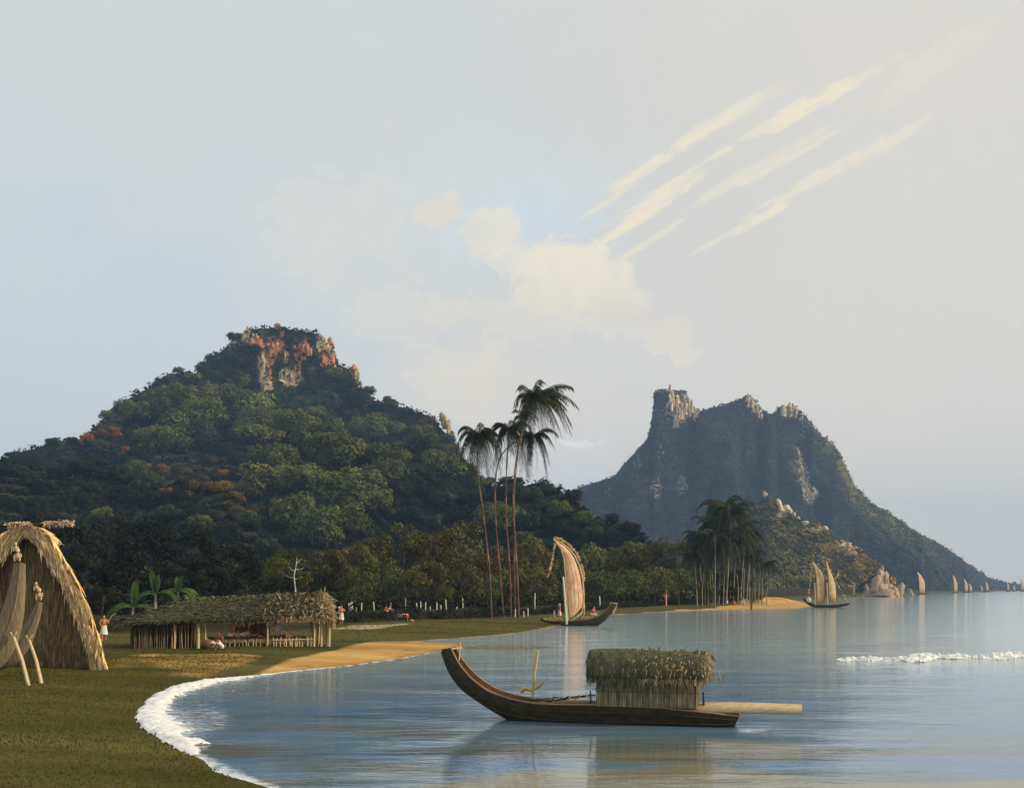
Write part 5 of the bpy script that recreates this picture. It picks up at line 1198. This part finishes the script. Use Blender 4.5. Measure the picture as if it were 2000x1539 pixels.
MB().tube([fp(872, 1268, -.15), fp(897, 1266, .25)], .03, 6).build('stern_crossbar', M['pale_wood'], boat)
mb = MB(); mb.tube([fp(1036, 1362, .3), fp(1040, 1315, .3), fp(1046, 1272, .3)], [.035, .045, .05], 7); mb.build('punt_pole', M['pale_rope'], boat)
mb = MB(); mb.tube([fp(1012, 1352, .3), fp(1022, 1345, .3), fp(1034, 1350, .3), fp(1050, 1340, .3), fp(1058, 1332, .3)], [.07, .08, .04, .05, .03], 7); mb.build('crotch_branch', M['pale_rope'], boat)
mb = MB()
def coil(a, b, n, r, seed):
    gg = np.random.default_rng(seed); pts = [fp(px, 1367 - (px - a) / (b - a) * 12 + gg.normal(0, 1.1), -.30 + gg.normal(0, .1)) for px in np.linspace(a, b, n)]
    return np.array(pts)
mb.tube(coil(1016, 1165, 26, .02, 1) , .022, 5); mb.tube(coil(1070, 1166, 22, .02, 2), .022, 5); mb.build('rope', M['rope'], boat)
mb = MB(); mb.tube(coil(1085, 1160, 22, .02, 4), .024, 5); mb.build('rope', M['pale_rope'], boat)
MB().tube([fp(1158, 1370, -.4), fp(1157, 1345, -.4)], [.03, .02], 6).build('peg', M['dark_wood'], boat)

# ---- sailing canoe near the beach
def sail_rows(rows, d, slant, px0, bulge, n=9, mat='sail'):
    rr = []
    for py, a, b in rows:
        u = np.linspace(0, 1, n); rr.append([W(a + (b - a) * f, py, d + slant * ((a + (b - a) * f) - px0)) + [0, -bulge * math.sin(math.pi * f) * (b - a) / 30, 0] for f in u])
    return MB().loft(rr, closed=False)
def tufts(pts, d, slant, px0, n, size, g, out=(0, 0)):
    pts = np.array(pts, float); t_ = np.sort(g.uniform(0, len(pts) - 1, n)); k = np.arange(len(pts))
    X_ = np.interp(t_, k, pts[:, 0]) + g.normal(0, .8, n); Y_ = np.interp(t_, k, pts[:, 1]) + g.normal(0, .8, n)
    C = np.array([W(a, b, d + slant * (a - px0) + g.normal(0, .06)) for a, b in zip(X_, Y_)])
    c = g.uniform(.8, 1.25, n); return MB().quads(leafquads(C, g.normal(size=(n, 3)) + [0, -.6, 0], size, g, 1.25), np.repeat(np.stack([c, c, c, 1 + 0 * c], -1), 4, 0))
g = np.random.default_rng(51); SDD = 119.; SL = .035
sb = thing('sailing_canoe', 'sailing canoe with a tall curved claw sail of patched pink and cream matting', 'canoe', (*W(1140, 1222, SDD)[:2], 0))
hull(sb, 'hull', [(1092, 1218, 1091, 1214, .12), (1102, 1226, 1104, 1213, .30), (1125, 1228, 1126, 1212, .40), (1150, 1227, 1150, 1210, .42), (1170, 1222, 1166, 1205, .38), (1186, 1208, 1180, 1196, .30), (1198, 1192, 1190, 1184, .2), (1205, 1180, 1194, 1177, .12)], SDD, R(8), 1150, 'dark_wood', rim_r=.05)
hull(sb, 'outrigger_hull', [(1055, 1210, 1056, 1208, .1), (1064, 1216, 1066, 1210, .2), (1085, 1218.5, 1085, 1212, .25), (1110, 1219, 1110, 1213, .22), (1120, 1217, 1122, 1213, .1)], SDD + 3.2, R(8), 1090, 'dark_wood', rim_r=.04)
MB().loft([[W(1191, 1176, SDD - .1), W(1206, 1177, SDD - .1), W(1205, 1186, SDD - .1), W(1198, 1202, SDD - .1), W(1196, 1190, SDD - .1)], [W(1191, 1176, SDD + .1), W(1206, 1177, SDD + .1), W(1205, 1186, SDD + .1), W(1198, 1202, SDD + .1), W(1196, 1190, SDD + .1)]]).build('prow_board', M['pale_wood'], sb, smooth=False)
SR = [(1057, 1083, 1087), (1066, 1090, 1102), (1078, 1098, 1113), (1090, 1102, 1121), (1110, 1104.5, 1129), (1130, 1106, 1134), (1150, 1107, 1136.5), (1170, 1108.5, 1138), (1185, 1110, 1137), (1196, 1111, 1127), (1208, 1112, 1117)]
sl_ = sail_rows(SR, SDD, SL, 1107, .35).build('sail', M['sail'], sb); solid(sl_, .03, 0)
mb = MB()
for k in range(1, 4):
    f = .25 * k; mb.tube([W(a + (b - a) * f, py, SDD + SL * (a + (b - a) * f - 1107) - .06 - .35 * math.sin(math.pi * f) * (b - a) / 30) for py, a, b in SR[2:-1]], .014, 4)
mb.build('sail_seam', M['brown_wood'], sl_)
W2 = lambda a, b: W(a, b, SDD + SL * (a - 1107))
MB().tube([W2(*p) for p in [(1081, 1053), (1096, 1059), (1111, 1071), (1123, 1086), (1132, 1106), (1138, 1130), (1140, 1160), (1140, 1184), (1135, 1198), (1122, 1208), (1110, 1216)]], [.05, .07, .08, .09, .09, .1, .1, .1, .1, .09, .08], 6).build('boom', M['pale_wood'], sb)
MB().tube([W2(*p) for p in [(1082, 1054), (1094, 1068), (1101, 1090), (1104, 1120), (1106, 1160), (1110, 1217)]], .06, 6).build('yard', M['pale_wood'], sb)
MB().tube([W(1100, 1126, SDD - .5), W(1103, 1165, SDD - .4), W(1107, 1219, SDD)], [.09, .11, .12], 7).build('mast', M['white_stick'], sb)
tufts([(1082, 1050), (1096, 1053), (1112, 1064), (1126, 1080), (1135, 1098), (1140, 1120), (1141, 1132)], SDD, SL, 1107, 190, .15, g).build('streamer', M['feather'], sb, smooth=False)
tufts([(1084, 1060), (1081, 1082), (1076, 1106), (1070, 1129)], SDD, SL, 1107, 90, .12, g).build('streamer', M['feather'], sb, smooth=False)
mb = MB(); 
for a, b in [(1062, 1100), (1136, 1180)]:
    n = 120; C = np.array([W(g.uniform(a, b), 1209 - (2.5 if a > 1100 else 0) + g.normal(0, 1.2), SDD + .5 + g.normal(0, .2)) for _ in range(n)]); mb.quads(leafquads(C, g.normal(size=(n, 3)), .14, g, 1.5))
mb.build('matting', M['feather'], sb, smooth=False)
MB().tube([W2(1140, 1172), W2(1142, 1185), W(1140, 1205, SDD)], .05, 5).build('sheet_rope', M['pale_rope'], sb)

# ---- two masted canoe off the point
TD = 238.
tb = thing('sailing_canoe', 'two masted canoe with a pair of tan claw sails beside the sandy point', 'canoe', (*W(1612, 1186, TD)[:2], 0))
hull(tb, 'hull', [(1567, 1168, 1569, 1166, .12), (1573, 1178, 1576, 1174, .3), (1588, 1186, 1590, 1180, .5), (1612, 1187.5, 1612, 1181.5, .55), (1640, 1186, 1640, 1180, .45), (1658, 1181, 1661, 1177.5, .15)], TD, R(6), 1612, 'dark_wood', rim_r=.07)
for rws, mx in (([(1097, 1586, 1588), (1104, 1589, 1595), (1112, 1592, 1602), (1125, 1594, 1608), (1140, 1595, 1610), (1160, 1595, 1611), (1179, 1595, 1609)], 1593), ([(1096, 1613, 1615), (1108, 1615, 1619), (1122, 1617, 1625), (1138, 1618, 1631), (1156, 1619, 1633), (1176, 1621, 1633)], 1617)):
    s_ = sail_rows(rws, TD, .07, mx, .5).build('sail', M['far_sail'], tb); solid(s_, .05, 0)
    MB().tube([W(a - .6, py, TD + .07 * (a - mx)) for py, a, b in rws] , .09, 5).build('yard', M['brown_wood'], tb)
    MB().tube([W(b + .6, py, TD + .07 * (b - mx)) for py, a, b in rws], .08, 5).build('boom', M['brown_wood'], tb)
    MB().tube([W(mx - 2, 1138, TD - .6), W(mx, 1182, TD - .2)], .12, 6).build('mast', M['pale_wood'], tb)
tufts([(1587, 1100), (1584, 1122), (1581, 1146), (1579, 1168)], TD, .0, 1587, 40, .2, g).build('streamer', M['feather'], tb, smooth=False)
tufts([(1632, 1134), (1642, 1152), (1656, 1176)], TD, .0, 1632, 36, .18, g).build('streamer', M['feather'], tb, smooth=False)
MB().blob(W(1580, 1171, TD), (.55, .5, .6), .1, 3).build('bundle', M['white_cloth'], tb)

# ---- sails far out along the mountain's foot
FB = [(1800, 1160.5, 1117, 15, 'largest and nearest of the distant sails, leaning tan sail below the mountain'), (1866, 1157.8, 1123, 9, 'narrow upright tan sail second from the nearest below the mountain'), (1887, 1157, 1130, 8, 'taller tan sail of the close pair at the foot of the mountain'), (1896, 1156.8, 1139, 6, 'shorter tan sail of the close pair at the foot of the mountain'), (1918, 1156, 1143, 5, 'tiny low sail just left of a taller one near the far headland'), (1928, 1156, 1135, 6, 'small pale sail just right of a tiny one near the far headland'), (1969, 1155, 1136, 5, 'tiny orange sail near the low end of the mountain'), (1981, 1154.6, 1142, 5, 'tiny sail next to the picture edge sail, low on the horizon'), (1997, 1154.4, 1130, 8, 'yellow sail cut by the right edge of the view on the horizon')]
for px, pb, pt, w, lab in FB:
    d = H * F / (pb - HZ); o = thing('distant_sailboat', lab, 'sailboat', (*W(px, pb, d)[:2], 0), 'distant sails along the mountain foot')
    h_ = pb - pt; k = w / F * d
    rws = [(pt, px - w * .55, px - w * .45), (pt + h_ * .2, px - w * .4, px + w * .05), (pt + h_ * .4, px - w * .35, px + w * .35), (pt + h_ * .65, px - w * .3, px + w * .45), (pb - h_ * .06, px - w * .25, px + w * .4)]
    s_ = sail_rows(rws, d, .3, px, .4).build('sail', M['far_sail'], o); solid(s_, .1, 0)
    MB().tube([W(a, b_, d) for b_, a, _ in rws], .03 * k, 5).build('yard', M['brown_wood'], o)
    hw = max(w * .9, 5)
    hull(o, 'hull', [(px - hw, pb - 2.2, px - hw, pb - 2.8, .03 * k), (px - hw * .6, pb + .4, px - hw * .6, pb - 1.8, .1 * k), (px, pb + .5, px, pb - 1.6, .12 * k), (px + hw * .6, pb + .4, px + hw * .6, pb - 1.7, .1 * k), (px + hw, pb - 1.4, px + hw, pb - 2.2, .03 * k)], d, 0., px, 'dark_wood', rim_r=.015 * k)

# ---- rocks at the headland
def rock(name, label, blobs, d, tint=(.95, .82, .74, 1), group=None):
    b0 = blobs[0]; o_ = W(b0[0], HZ + H * F / d, d); mb = MB()
    for k, (px, py, w, h) in enumerate(blobs): [mb.prism(W(px + rng.normal(0, w * .22) * (e > 0), py + rng.normal(0, h * .2) * (e > 0), d - rng.uniform(0, w / F * d * .4) * (e > 0)), (w / F * d / 2 * (1, .6, .5, .4)[e], w / F * d * .4 * (1, .6, .5, .4)[e], h / F * d / 2 * (1, .7, .6, .5)[e]), k * 7 + e + int(b0[0]), np.array(tint) * np.array([q := rng.uniform(.8, 1.12), q, q, 1]), 9, .2) for e in range(4 if w > 12 else 1)]
    o = mb.build(name, M['rock'], smooth=False, org=(o_[0], d, 0)); return tag(o, label, 'rock', group)
rock('rock_outcrop', 'pale craggy rock pinnacle standing at the water below the headland', [(1724, 1146, 34, 46), (1720, 1128, 20, 32), (1729, 1131, 17, 28), (1709, 1153, 22, 24), (1738, 1153, 22, 24), (1723, 1120, 8, 34), (1722, 1158, 54, 18), (1697, 1160, 18, 12), (1748, 1160, 18, 13)], 560)
rock('boulder', 'upright grey boulder just right of the rock pinnacle', [(1758, 1152, 16, 26)], 570, (.9, .86, .8, 1))
rock('boulder', 'small rounded boulder close left of the rock pinnacle', [(1692, 1149, 8, 16)], 565, (.9, .86, .8, 1))
rock('boulder', 'thin whitish standing stone on the shore left of the rock pinnacle', [(1668, 1150, 5, 24)], 560, (1.3, 1.25, 1.15, 1))
rock('boulder', 'low boulder on the waterline right of the rock pinnacle', [(1779, 1157, 8, 12)], 575, (.9, .86, .8, 1))
def onp(px, py):
    j = int(round((px - pxp[0]) / 3)); c = PYp[:, j] <= py; return Dp[np.argmax(c), j] if c.any() else dp[j]
for px, py, w, h, lab in ((1528, 991, 22, 18, 'tall pale spire of rock on the crest of the headland'), (1543, 999, 14, 12, 'pale broken rock just below the spire on the headland crest'), (1558, 1010, 8, 7, 'little pale stone between the spire and the flat rocks of the headland'), (1578, 1020, 20, 9, 'flat pinkish rock partway down the headland crest'), (1606, 1031, 14, 9, 'white topped rock below the flat pinkish one on the headland'), (1652, 1063, 16, 8, 'lowest pale rock of the row down the headland crest'), (1494, 961, 6, 7, 'small lone white stone above the spire on the mountain slope')):
    d_ = onp(px, py + h * .4) - 2; x, y, z = W(px, py, d_)
    mb = MB(); 
    if w > 20: mb.prism((x - 2, y, z + 2), (2.2, 2, 5), 4, (1.4, 1.25, 1.1, 1), 7, .4)
    for k in range(3): mb.prism((x + rng.normal(0, w * .10), y + rng.normal(0, 1), z - 1 + rng.normal(0, h * .1)), (w * .16, w * .14, h * .18), k + int(px), (1.35, 1.2, 1.05, 1), 8, .25)
    tag(mb.build('boulder', M['rock'], smooth=False, org=(x, y, z)), lab, 'rock')

# ---- pale shelters and stakes at the edge of the trees
b_ = base(785, 1196); k = b_[1] / F
o = thing('low_shelter', 'small low shelter with a pink and white covering at the edge of the trees', 'shelter', b_)
MB().box(b_ + [0, 0, 6.5 * k], (27 * k, 6 * k, 7.5 * k), (0, 0, .1), taper=.93).build('covering', M['white_cloth'], o, smooth=False)
MB().box(b_ + [7.5 * k, -3.2 * k, 6.6 * k], (12 * k, .6 * k, 6.4 * k), (0, 0, .1)).build('red_cloth', M['red_cloth'], o, smooth=False)
for s_ in (-1, 1):
    for s2 in (-1, 1): MB().tube([b_ + [s_ * 11 * k, s2 * 2 * k, -.1], b_ + [s_ * 11 * k, s2 * 2 * k, 3 * k]], .5 * k, 6).build('leg', M['pale_wood'], o)
b_ = base(1331, 1162); k = b_[1] / F
o = thing('long_bench', 'long pale bench like platform on short legs near the palm grove', 'platform', b_)
for q in (-12, 1, 12): MB().box(b_ + [q * k, 0, 5.2 * k], (11.6 * k, 8 * k, 5 * k), (0, 0, .02 * q), taper=.95).build('slab', M['white_stick'], o, smooth=False)
for q in (-15, -6, 7, 16):
    MB().tube([b_ + [q * k, -3 * k, -.1], b_ + [q * k, -3 * k, 3 * k]], .8 * k, 6).build('leg', M['pale_wood'], o)
ST = [(682, 1188, 1206), (685.5, 1187, 1206), (689, 1185, 1205), (696, 1190, 1200), (705.5, 1181, 1200), (717.5, 1187, 1200), (731, 1185, 1204), (814, 1181, 1194), (822, 1179, 1195.5), (831, 1179, 1195), (840, 1185, 1193), (853, 1176, 1191), (861, 1181, 1190), (872, 1174.5, 1196), (892, 1184, 1192), (904, 1168, 1187), (1006, 1179, 1195), (1023, 1183, 1195), (1031, 1181, 1197), (1044, 1165, 1198), (1137, 1158, 1185), (1172, 1164, 1190), (1203, 1155, 1170), (1228, 1155, 1170)]
for px, pt, pb in ST:
    b_ = base(px, pb); k = b_[1] / F; h_ = (pb - pt) * k
    if 1100 < px < 1180: lab, grp = 'white stake standing behind the sailing canoe', 'white stakes behind the sailing canoe'
    elif px > 1180: lab, grp = 'short pale stake on the grassy bank right of the sailing canoe', 'pale stakes right of the sailing canoe'
    elif px > 990: lab, grp = 'pale stake at the foot of the tall coconut palms', 'pale stakes at the foot of the palms'
    elif px > 800: lab, grp = 'white stake right of the small pink and white shelter', 'white stakes right of the low shelter'
    else: lab, grp = 'white stake between the hut and the small pink and white shelter', 'white stakes between hut and shelter'
    a = rng.normal(0, .05)
    o = MB().tube([b_ - [0, 0, .15], b_ + [a * h_ * .5, 0, h_ * .5], b_ + [a * h_, 0, h_ * .93], b_ + [a * h_, 0, h_]], [1.15 * k, 1.1 * k, .95 * k, .3 * k], 7).build('stake', M['white_stick'], org=tuple(b_)); tag(o, lab, 'stake', grp)
for px, pt, pb, lab in ((763.5, 1177, 1189, 'thin pink post left of the small shelter under the trees'), (792, 1169, 1184, 'thin pink post rising behind the small shelter')):
    b_ = base(px, 1194); k = b_[1] / F; o = MB().tube([b_ - [0, 0, .1], b_ + [0, 0, (1194 - pt) * k]], .7 * k, 6).build('painted_post', M['pink_pole'], org=tuple(b_)); tag(o, lab, 'post')
b_ = base(804, 1214); o = MB().blob(b_ + [0, 0, .12], (.24, .2, .16), .15, 3).build('gourd', M['coconut'], org=tuple(b_)); tag(o, 'orange gourd lying on the grass below the dark bank', 'gourd')
b_ = base(1447, 1180); k = b_[1] / F
mb = MB().blob(b_ + [0, 0, 3.5 * k], (6 * k, 5 * k, 5 * k), .08, 3); tag(mb.build('straw_bundle', M['straw'], org=tuple(b_)), 'rounded tan straw bundle among the people in the palm grove', 'bundle')
# ================================================================== PEOPLE
POSES = {
 'stand': dict(pel=(0, 0, .92), chest=(0, .01, 1.24), neck=(0, .01, 1.44), head=(0, -.02, 1.59), kn=[(-.10, -.02, .50), (.10, -.02, .50)], an=[(-.10, .03, .08), (.10, .03, .08)], el=[(-.27, .04, 1.14), (.27, .04, 1.14)], wr=[(-.26, -.08, .90), (.26, -.08, .90)]),
 'walk': dict(pel=(0, 0, .90), chest=(0, -.02, 1.22), neck=(0, -.03, 1.42), head=(0, -.07, 1.57), kn=[(-.10, -.16, .51), (.10, .02, .48)], an=[(-.10, -.12, .08), (.10, .26, .12)], el=[(-.27, -.06, 1.14), (.29, -.10, 1.16)], wr=[(-.16, -.26, 1.02), (.24, -.32, 1.22)]),
 'carry': dict(pel=(0, 0, .92), chest=(0, .02, 1.24), neck=(0, .01, 1.44), head=(0, -.02, 1.59), kn=[(-.11, -.05, .50), (.09, .02, .50)], an=[(-.11, -.02, .08), (.09, .12, .08)], el=[(-.27, -.05, 1.14), (.30, -.02, 1.22)], wr=[(-.10, -.26, 1.16), (.10, -.24, 1.26)]),
 'sit': dict(pel=(0, 0, .13), chest=(0, -.03, .46), neck=(0, -.07, .65), head=(0, -.12, .80), kn=[(-.20, -.40, .40), (.20, -.38, .42)], an=[(-.15, -.56, .06), (.17, -.54, .06)], el=[(-.28, -.16, .38), (.28, -.16, .38)], wr=[(-.16, -.36, .44), (.17, -.36, .46)]),
 'cross': dict(pel=(0, 0, .13), chest=(0, -.02, .47), neck=(0, -.05, .66), head=(0, -.10, .81), kn=[(-.34, -.30, .16), (.34, -.30, .16)], an=[(.06, -.36, .08), (-.06, -.44, .08)], el=[(-.27, -.06, .36), (.27, -.06, .36)], wr=[(-.20, -.28, .28), (.12, -.30, .32)]),
 'recline': dict(pel=(0, 0, .13), chest=(-.10, .12, .42), neck=(-.16, .16, .58), head=(-.16, .10, .73), kn=[(.06, -.42, .30), (.16, -.46, .16)], an=[(.10, -.78, .07), (.26, -.86, .07)], el=[(-.42, .22, .26), (.16, .0, .36)], wr=[(-.44, .30, .06), (.14, -.26, .34)]),
 'stool': dict(pel=(0, 0, .46), chest=(0, -.06, .78), neck=(0, -.13, .96), head=(0, -.19, 1.11), kn=[(-.14, -.40, .48), (.14, -.40, .48)], an=[(-.13, -.38, .08), (.13, -.38, .08)], el=[(-.26, -.18, .70), (.26, -.20, .72)], wr=[(-.14, -.40, .66), (.16, -.42, .66)]),
}
def person(label, loc, rot, pose='stand', s=1., skin='skin', wrap='white_cloth', top=None, hat=None, hair=True, extra=None):
    J = {k: np.array(v, float) for k, v in POSES[pose].items()}
    o = thing('person', label, 'person', (0, 0, 0))
    mb = MB(); ax = J['neck'] - J['pel']; ax /= np.linalg.norm(ax)
    hip = [J['pel'] + [k * .095, 0, -.02] for k in (-1, 1)]; sh = [J['neck'] + [k * .19, 0, 0] - ax * .05 for k in (-1, 1)]
    mb.tube([J['pel'] - ax * .10, J['pel'], J['pel'] * .55 + J['chest'] * .45, J['chest'], J['neck'] - ax * .07, J['neck'] + ax * .02], [.11, .165, .142, .175, .165, .07], 12, flat=.64, side=(1, 0, 0))
    mb.tube([J['neck'] - ax * .05, J['neck'] + ax * .05, J['head'] - [0, 0, .05]], [.066, .055, .055], 8)
    for i, k in enumerate((-1, 1)):
        mb.tube([hip[i], hip[i] * .5 + J['kn'][i] * .5, J['kn'][i], J['kn'][i] * .6 + J['an'][i] * .4, J['an'][i]], [.088, .078, .055, .056, .037], 9)
        an = J['an'][i]; f = np.array([k * .02, -.17, -.045]); mb.tube([an + [0, .05, -.04], an + f * .4 + [0, 0, -.01], an + f], [.036, .042, .026], 8, flat=.8)
        mb.tube([J['neck'] - ax * .06 + [k * .06, 0, 0], sh[i], sh[i] * .5 + J['el'][i] * .5, J['el'][i], J['el'][i] * .6 + J['wr'][i] * .4, J['wr'][i]], [.07, .066, .050, .040, .038, .027], 9)
        d = J['wr'][i] - J['el'][i]; d /= np.linalg.norm(d); sd = np.cross(d, [0, 0, 1.]); sd = sd / (np.linalg.norm(sd) + 1e-6) if np.linalg.norm(sd) > .2 else np.array([0, 1., 0])
        w = J['wr'][i]; mb.tube([w - d * .01, w + d * .05, w + d * .095], [.027, .040, .036], 8, flat=.5, side=sd)
        up = np.cross(sd, d)
        for q, L in enumerate((.07, .08, .075, .058)):
            r0 = w + d * .085 + sd * (.026 - .0175 * q); mb.tube([r0, r0 + d * L * .5 - up * .006, r0 + d * L * .9 - up * .022], [.0105, .0095, .008], 5)
        r0 = w + d * .035 + sd * .034; mb.tube([r0, r0 + d * .03 + sd * .022, r0 + d * .06 + sd * .026 - up * .012], [.012, .011, .009], 5)
    h = J['head']; mb.blob(h + [0, .01, .025], (.078, .096, .105), 0, 1, 14, 11); mb.blob(h + [0, -.02, -.055], (.058, .068, .065), 0, 1, 12, 9)
    mb.tube([h + [0, -.080, .03], h + [0, -.108, -.012], h + [0, -.088, -.02]], [.011, .016, .012], 6)
    mb.tube([h + [-.03, -.080, -.052], h + [0, -.092, -.052], h + [.03, -.080, -.052]], [.008, .012, .008], 5)
    for k in (-1, 1): mb.blob(h + [k * .078, .01, .0], (.014, .026, .034), 0, 1, 7, 6)
    bo = mb.build('body', M[skin], o, org=(0, 0, 0)); rm = bo.modifiers.new('skin', 'REMESH'); rm.mode = 'VOXEL'; rm.voxel_size = .0115; rm.use_smooth_shade = True
    sm_ = bo.modifiers.new('soften', 'SMOOTH'); sm_.iterations = 2
    for k in (-1, 1): MB().blob(h + [k * .030, -.080, .022], (.013, .010, .008), 0, 1, 7, 5).build('eye', M['hair'], bo, org=(0, 0, 0))
    if hair: MB().blob(h + [0, .026, .052], (.090, .098, .098), .07, 3, 12, 9).build('hair', M['hair'], o, org=(0, 0, 0))
    if hat: mb = MB(); mb.blob(h + [0, .012, .085], (.105, .115, .075), .12, 4, 12, 8); mb.tube([h + [.05, .09, .05], h + [.07, .14, -.05], h + [.09, .13, -.16]], [.04, .045, .02], 6); mb.build('head_wrap', M[hat], o, org=(0, 0, 0))
    if wrap:
        mb = MB()
        if pose in ('stand', 'walk', 'carry'):
            rg = []
            for q, f in enumerate(np.linspace(0, 1, 9)):
                z = 1.0 - f * .58; an = np.arange(20) / 20 * 2 * math.pi; r = .165 + .075 * f + .014 * np.sin(an * 6 + q * .2) * f
                cx_ = (J['kn'][0] + J['kn'][1]) / 2 * f; rg.append(np.stack([cx_[0] + np.cos(an) * r, cx_[1] + np.sin(an) * r * .76, np.full(20, z) + .02 * np.sin(an * 3 + 1) * f], -1))
            mb.loft(rg, caps=False); mb.tube([[math.cos(a) * .172, math.sin(a) * .125, 1.0] for a in np.linspace(0, 6.28, 18)], .022, 6)
        else:
            mb.blob(J['pel'] + [0, .0, .02], (.215, .19, .15), .06, 5, 14, 9)
            for i in (0, 1): mb.tube([hip[i], hip[i] * .5 + J['kn'][i] * .5, J['kn'][i], J['kn'][i] * .65 + J['an'][i] * .35], [.115, .108, .088, .085], 10)
            mb.blob((J['kn'][0] + J['kn'][1]) / 2 * .55 + J['pel'] * .45 - [0, 0, .03], (.19, .2, .07), .1, 8, 12, 8)
        mb.build('waist_cloth', M[wrap], o, org=(0, 0, 0))
    if top:
        mb = MB(); mb.tube([J['pel'] + ax * .05, J['pel'] * .5 + J['chest'] * .5, J['chest'], J['neck'] - ax * .06, J['neck'] - ax * .005], [.178, .165, .19, .182, .09], 14, flat=.68, side=(1, 0, 0))
        for i in (0, 1): mb.tube([sh[i] - [0, 0, .01], sh[i] * .4 + J['el'][i] * .6, J['el'][i]], [.082, .066, .060], 9)
        mb.build('tunic', M[top], o, org=(0, 0, 0))
    if extra: extra(o, J)
    o.location = [float(a) for a in loc]; o.rotation_euler = (0, 0, rot); o.scale = (s, s, s)
    return o
def shoulder_bundle(o, J): MB().blob(J['neck'] + [-.17, .04, .08], (.15, .13, .11), .15, 3).build('shoulder_bundle', M['white_cloth'], o, org=(0, 0, 0))
p = at(203, 76); s_ = p[1] / F * 51 / 1.72
def plume(o, J): MB().tube([J['wr'][1] + [.03, -.05, -.05], J['wr'][1] + [.06, -.1, .10], J['wr'][1] + [.24, -.10, .42], J['wr'][1] + [.55, -.08, .62]], [.012, .016, .018, .006], 6).build('plume', M['white_cloth'], o, org=(0, 0, 0))
person('standing person in a white waist cloth holding a white plume beside the canoe shed', p, R(20), 'walk', s_, hair=True, extra=plume)
p = base(667, 1219); s_ = p[1] / F * 37 / 1.72
person('standing person with a white bundle on one shoulder right of the thatched hut', p, R(15), 'carry', s_, extra=shoulder_bundle)
p = base(430, 1268); person('person in a white cloth sitting on the grass in front of the hut fence', p, R(-25), 'sit', 1.22, 'dark_skin')
p = base(404, 1267); o = thing('bundle', 'dark brown woven bundle on the grass beside the person sitting before the hut', 'bundle', p)
MB().blob(p + [0, 0, .25], (.42, .3, .32), .12, 3, 12, 9).build('sack', M['brown_cloth'], o); MB().tube([p + [-.42, -.05, .2], p + [0, -.32, .34], p + [.42, -.05, .2]], .02, 5).build('tie', M['rope'], o)
HROT = math.atan2(u_[1], u_[0]); hz0 = .64
def in_hut(px, v): return hp_(u_at(px, v), v, hz0 - .01)
person('person with a bare reddish back and white cloth sitting leftmost on the hut platform', in_hut(456, .85), HROT + R(15), 'cross', 1.28)
person('person with a pale head wrap and brown tunic reclining second from left in the hut', in_hut(476, .95), HROT + R(55), 'recline', 1.25, wrap='white_cloth', top='brown_cloth', hat='white_cloth')
person('person in a dark brown tunic sitting beside the round brown basket on the hut platform', in_hut(501, .9), HROT - R(20), 'sit', 1.25, 'dark_skin', wrap='brown_cloth', top='brown_cloth')
person('person in white with a white head wrap sitting rightmost on the hut platform', in_hut(546, .85), HROT + R(10), 'recline', 1.25, wrap='white_cloth', top='white_cloth', hat='white_cloth')
q = in_hut(514, 1.05); o = thing('basket', 'round brown basket on the hut platform behind a seated person', 'basket', q)
MB().blob(q + [0, 0, .42], (.42, .40, .46), .04, 6, 16, 11).build('bowl', M['brown_cloth'], o); MB().tube([q + [math.cos(a) * .2, math.sin(a) * .2, .84] for a in np.linspace(0, 6.28, 16)], .04, 6).build('rim', M['brown_wood'], o)
q = np.array(W(1093, 1211, SDD + 3.2)); q[2] = .62
person('standing person in red and white on the left end of the single masted canoe', q, R(100), 'stand', 1.0, wrap='white_cloth', top='red_cloth', hat='white_cloth', hair=False)
q = np.array(W(1083, 1209, SDD + 3.2)); q[2] = .62
person('small child draped in white standing at the left end of the single masted canoe', q, R(120), 'stand', .60, wrap='white_cloth', top='white_cloth', hat='white_cloth', hair=False)
q = np.array(W(1157, 1206, SDD)); q[2] = .75
person('person in a red tunic sitting near the raised prow of the sailing canoe', q, R(60), 'stool', 1.12, wrap='white_cloth', top='red_cloth')
p = base(754, 1198); k = p[1] / F; person('person in a pinkish red tunic sitting left of the low shelter under the trees', p, R(10), 'cross', 11 * k / .92, wrap='white_cloth', top='red_cloth')
p = base(763, 1197.5); person('person wrapped in white sitting close to the left end of the low shelter', p, R(50), 'recline', 9 * k / .85, wrap='white_cloth', top='white_cloth', hat='white_cloth')
p = base(1420, 1181.5); k = p[1] / F; person('standing person in a red tunic and white head wrap among the grove trunks', p, R(30), 'stand', 15 * k / 1.7, wrap='white_cloth', top='red_cloth', hat='white_cloth')
p = base(1434, 1182); person('person with bare reddish back sitting in the grove left of the straw bundle', p, R(160), 'cross', 11 * k / .92, wrap='red_cloth')
p = base(1453, 1182); person('person in a white tunic sitting just right of the straw bundle in the grove', p, R(-30), 'sit', 10 * k / .9, wrap='white_cloth', top='white_cloth', hat='white_cloth')
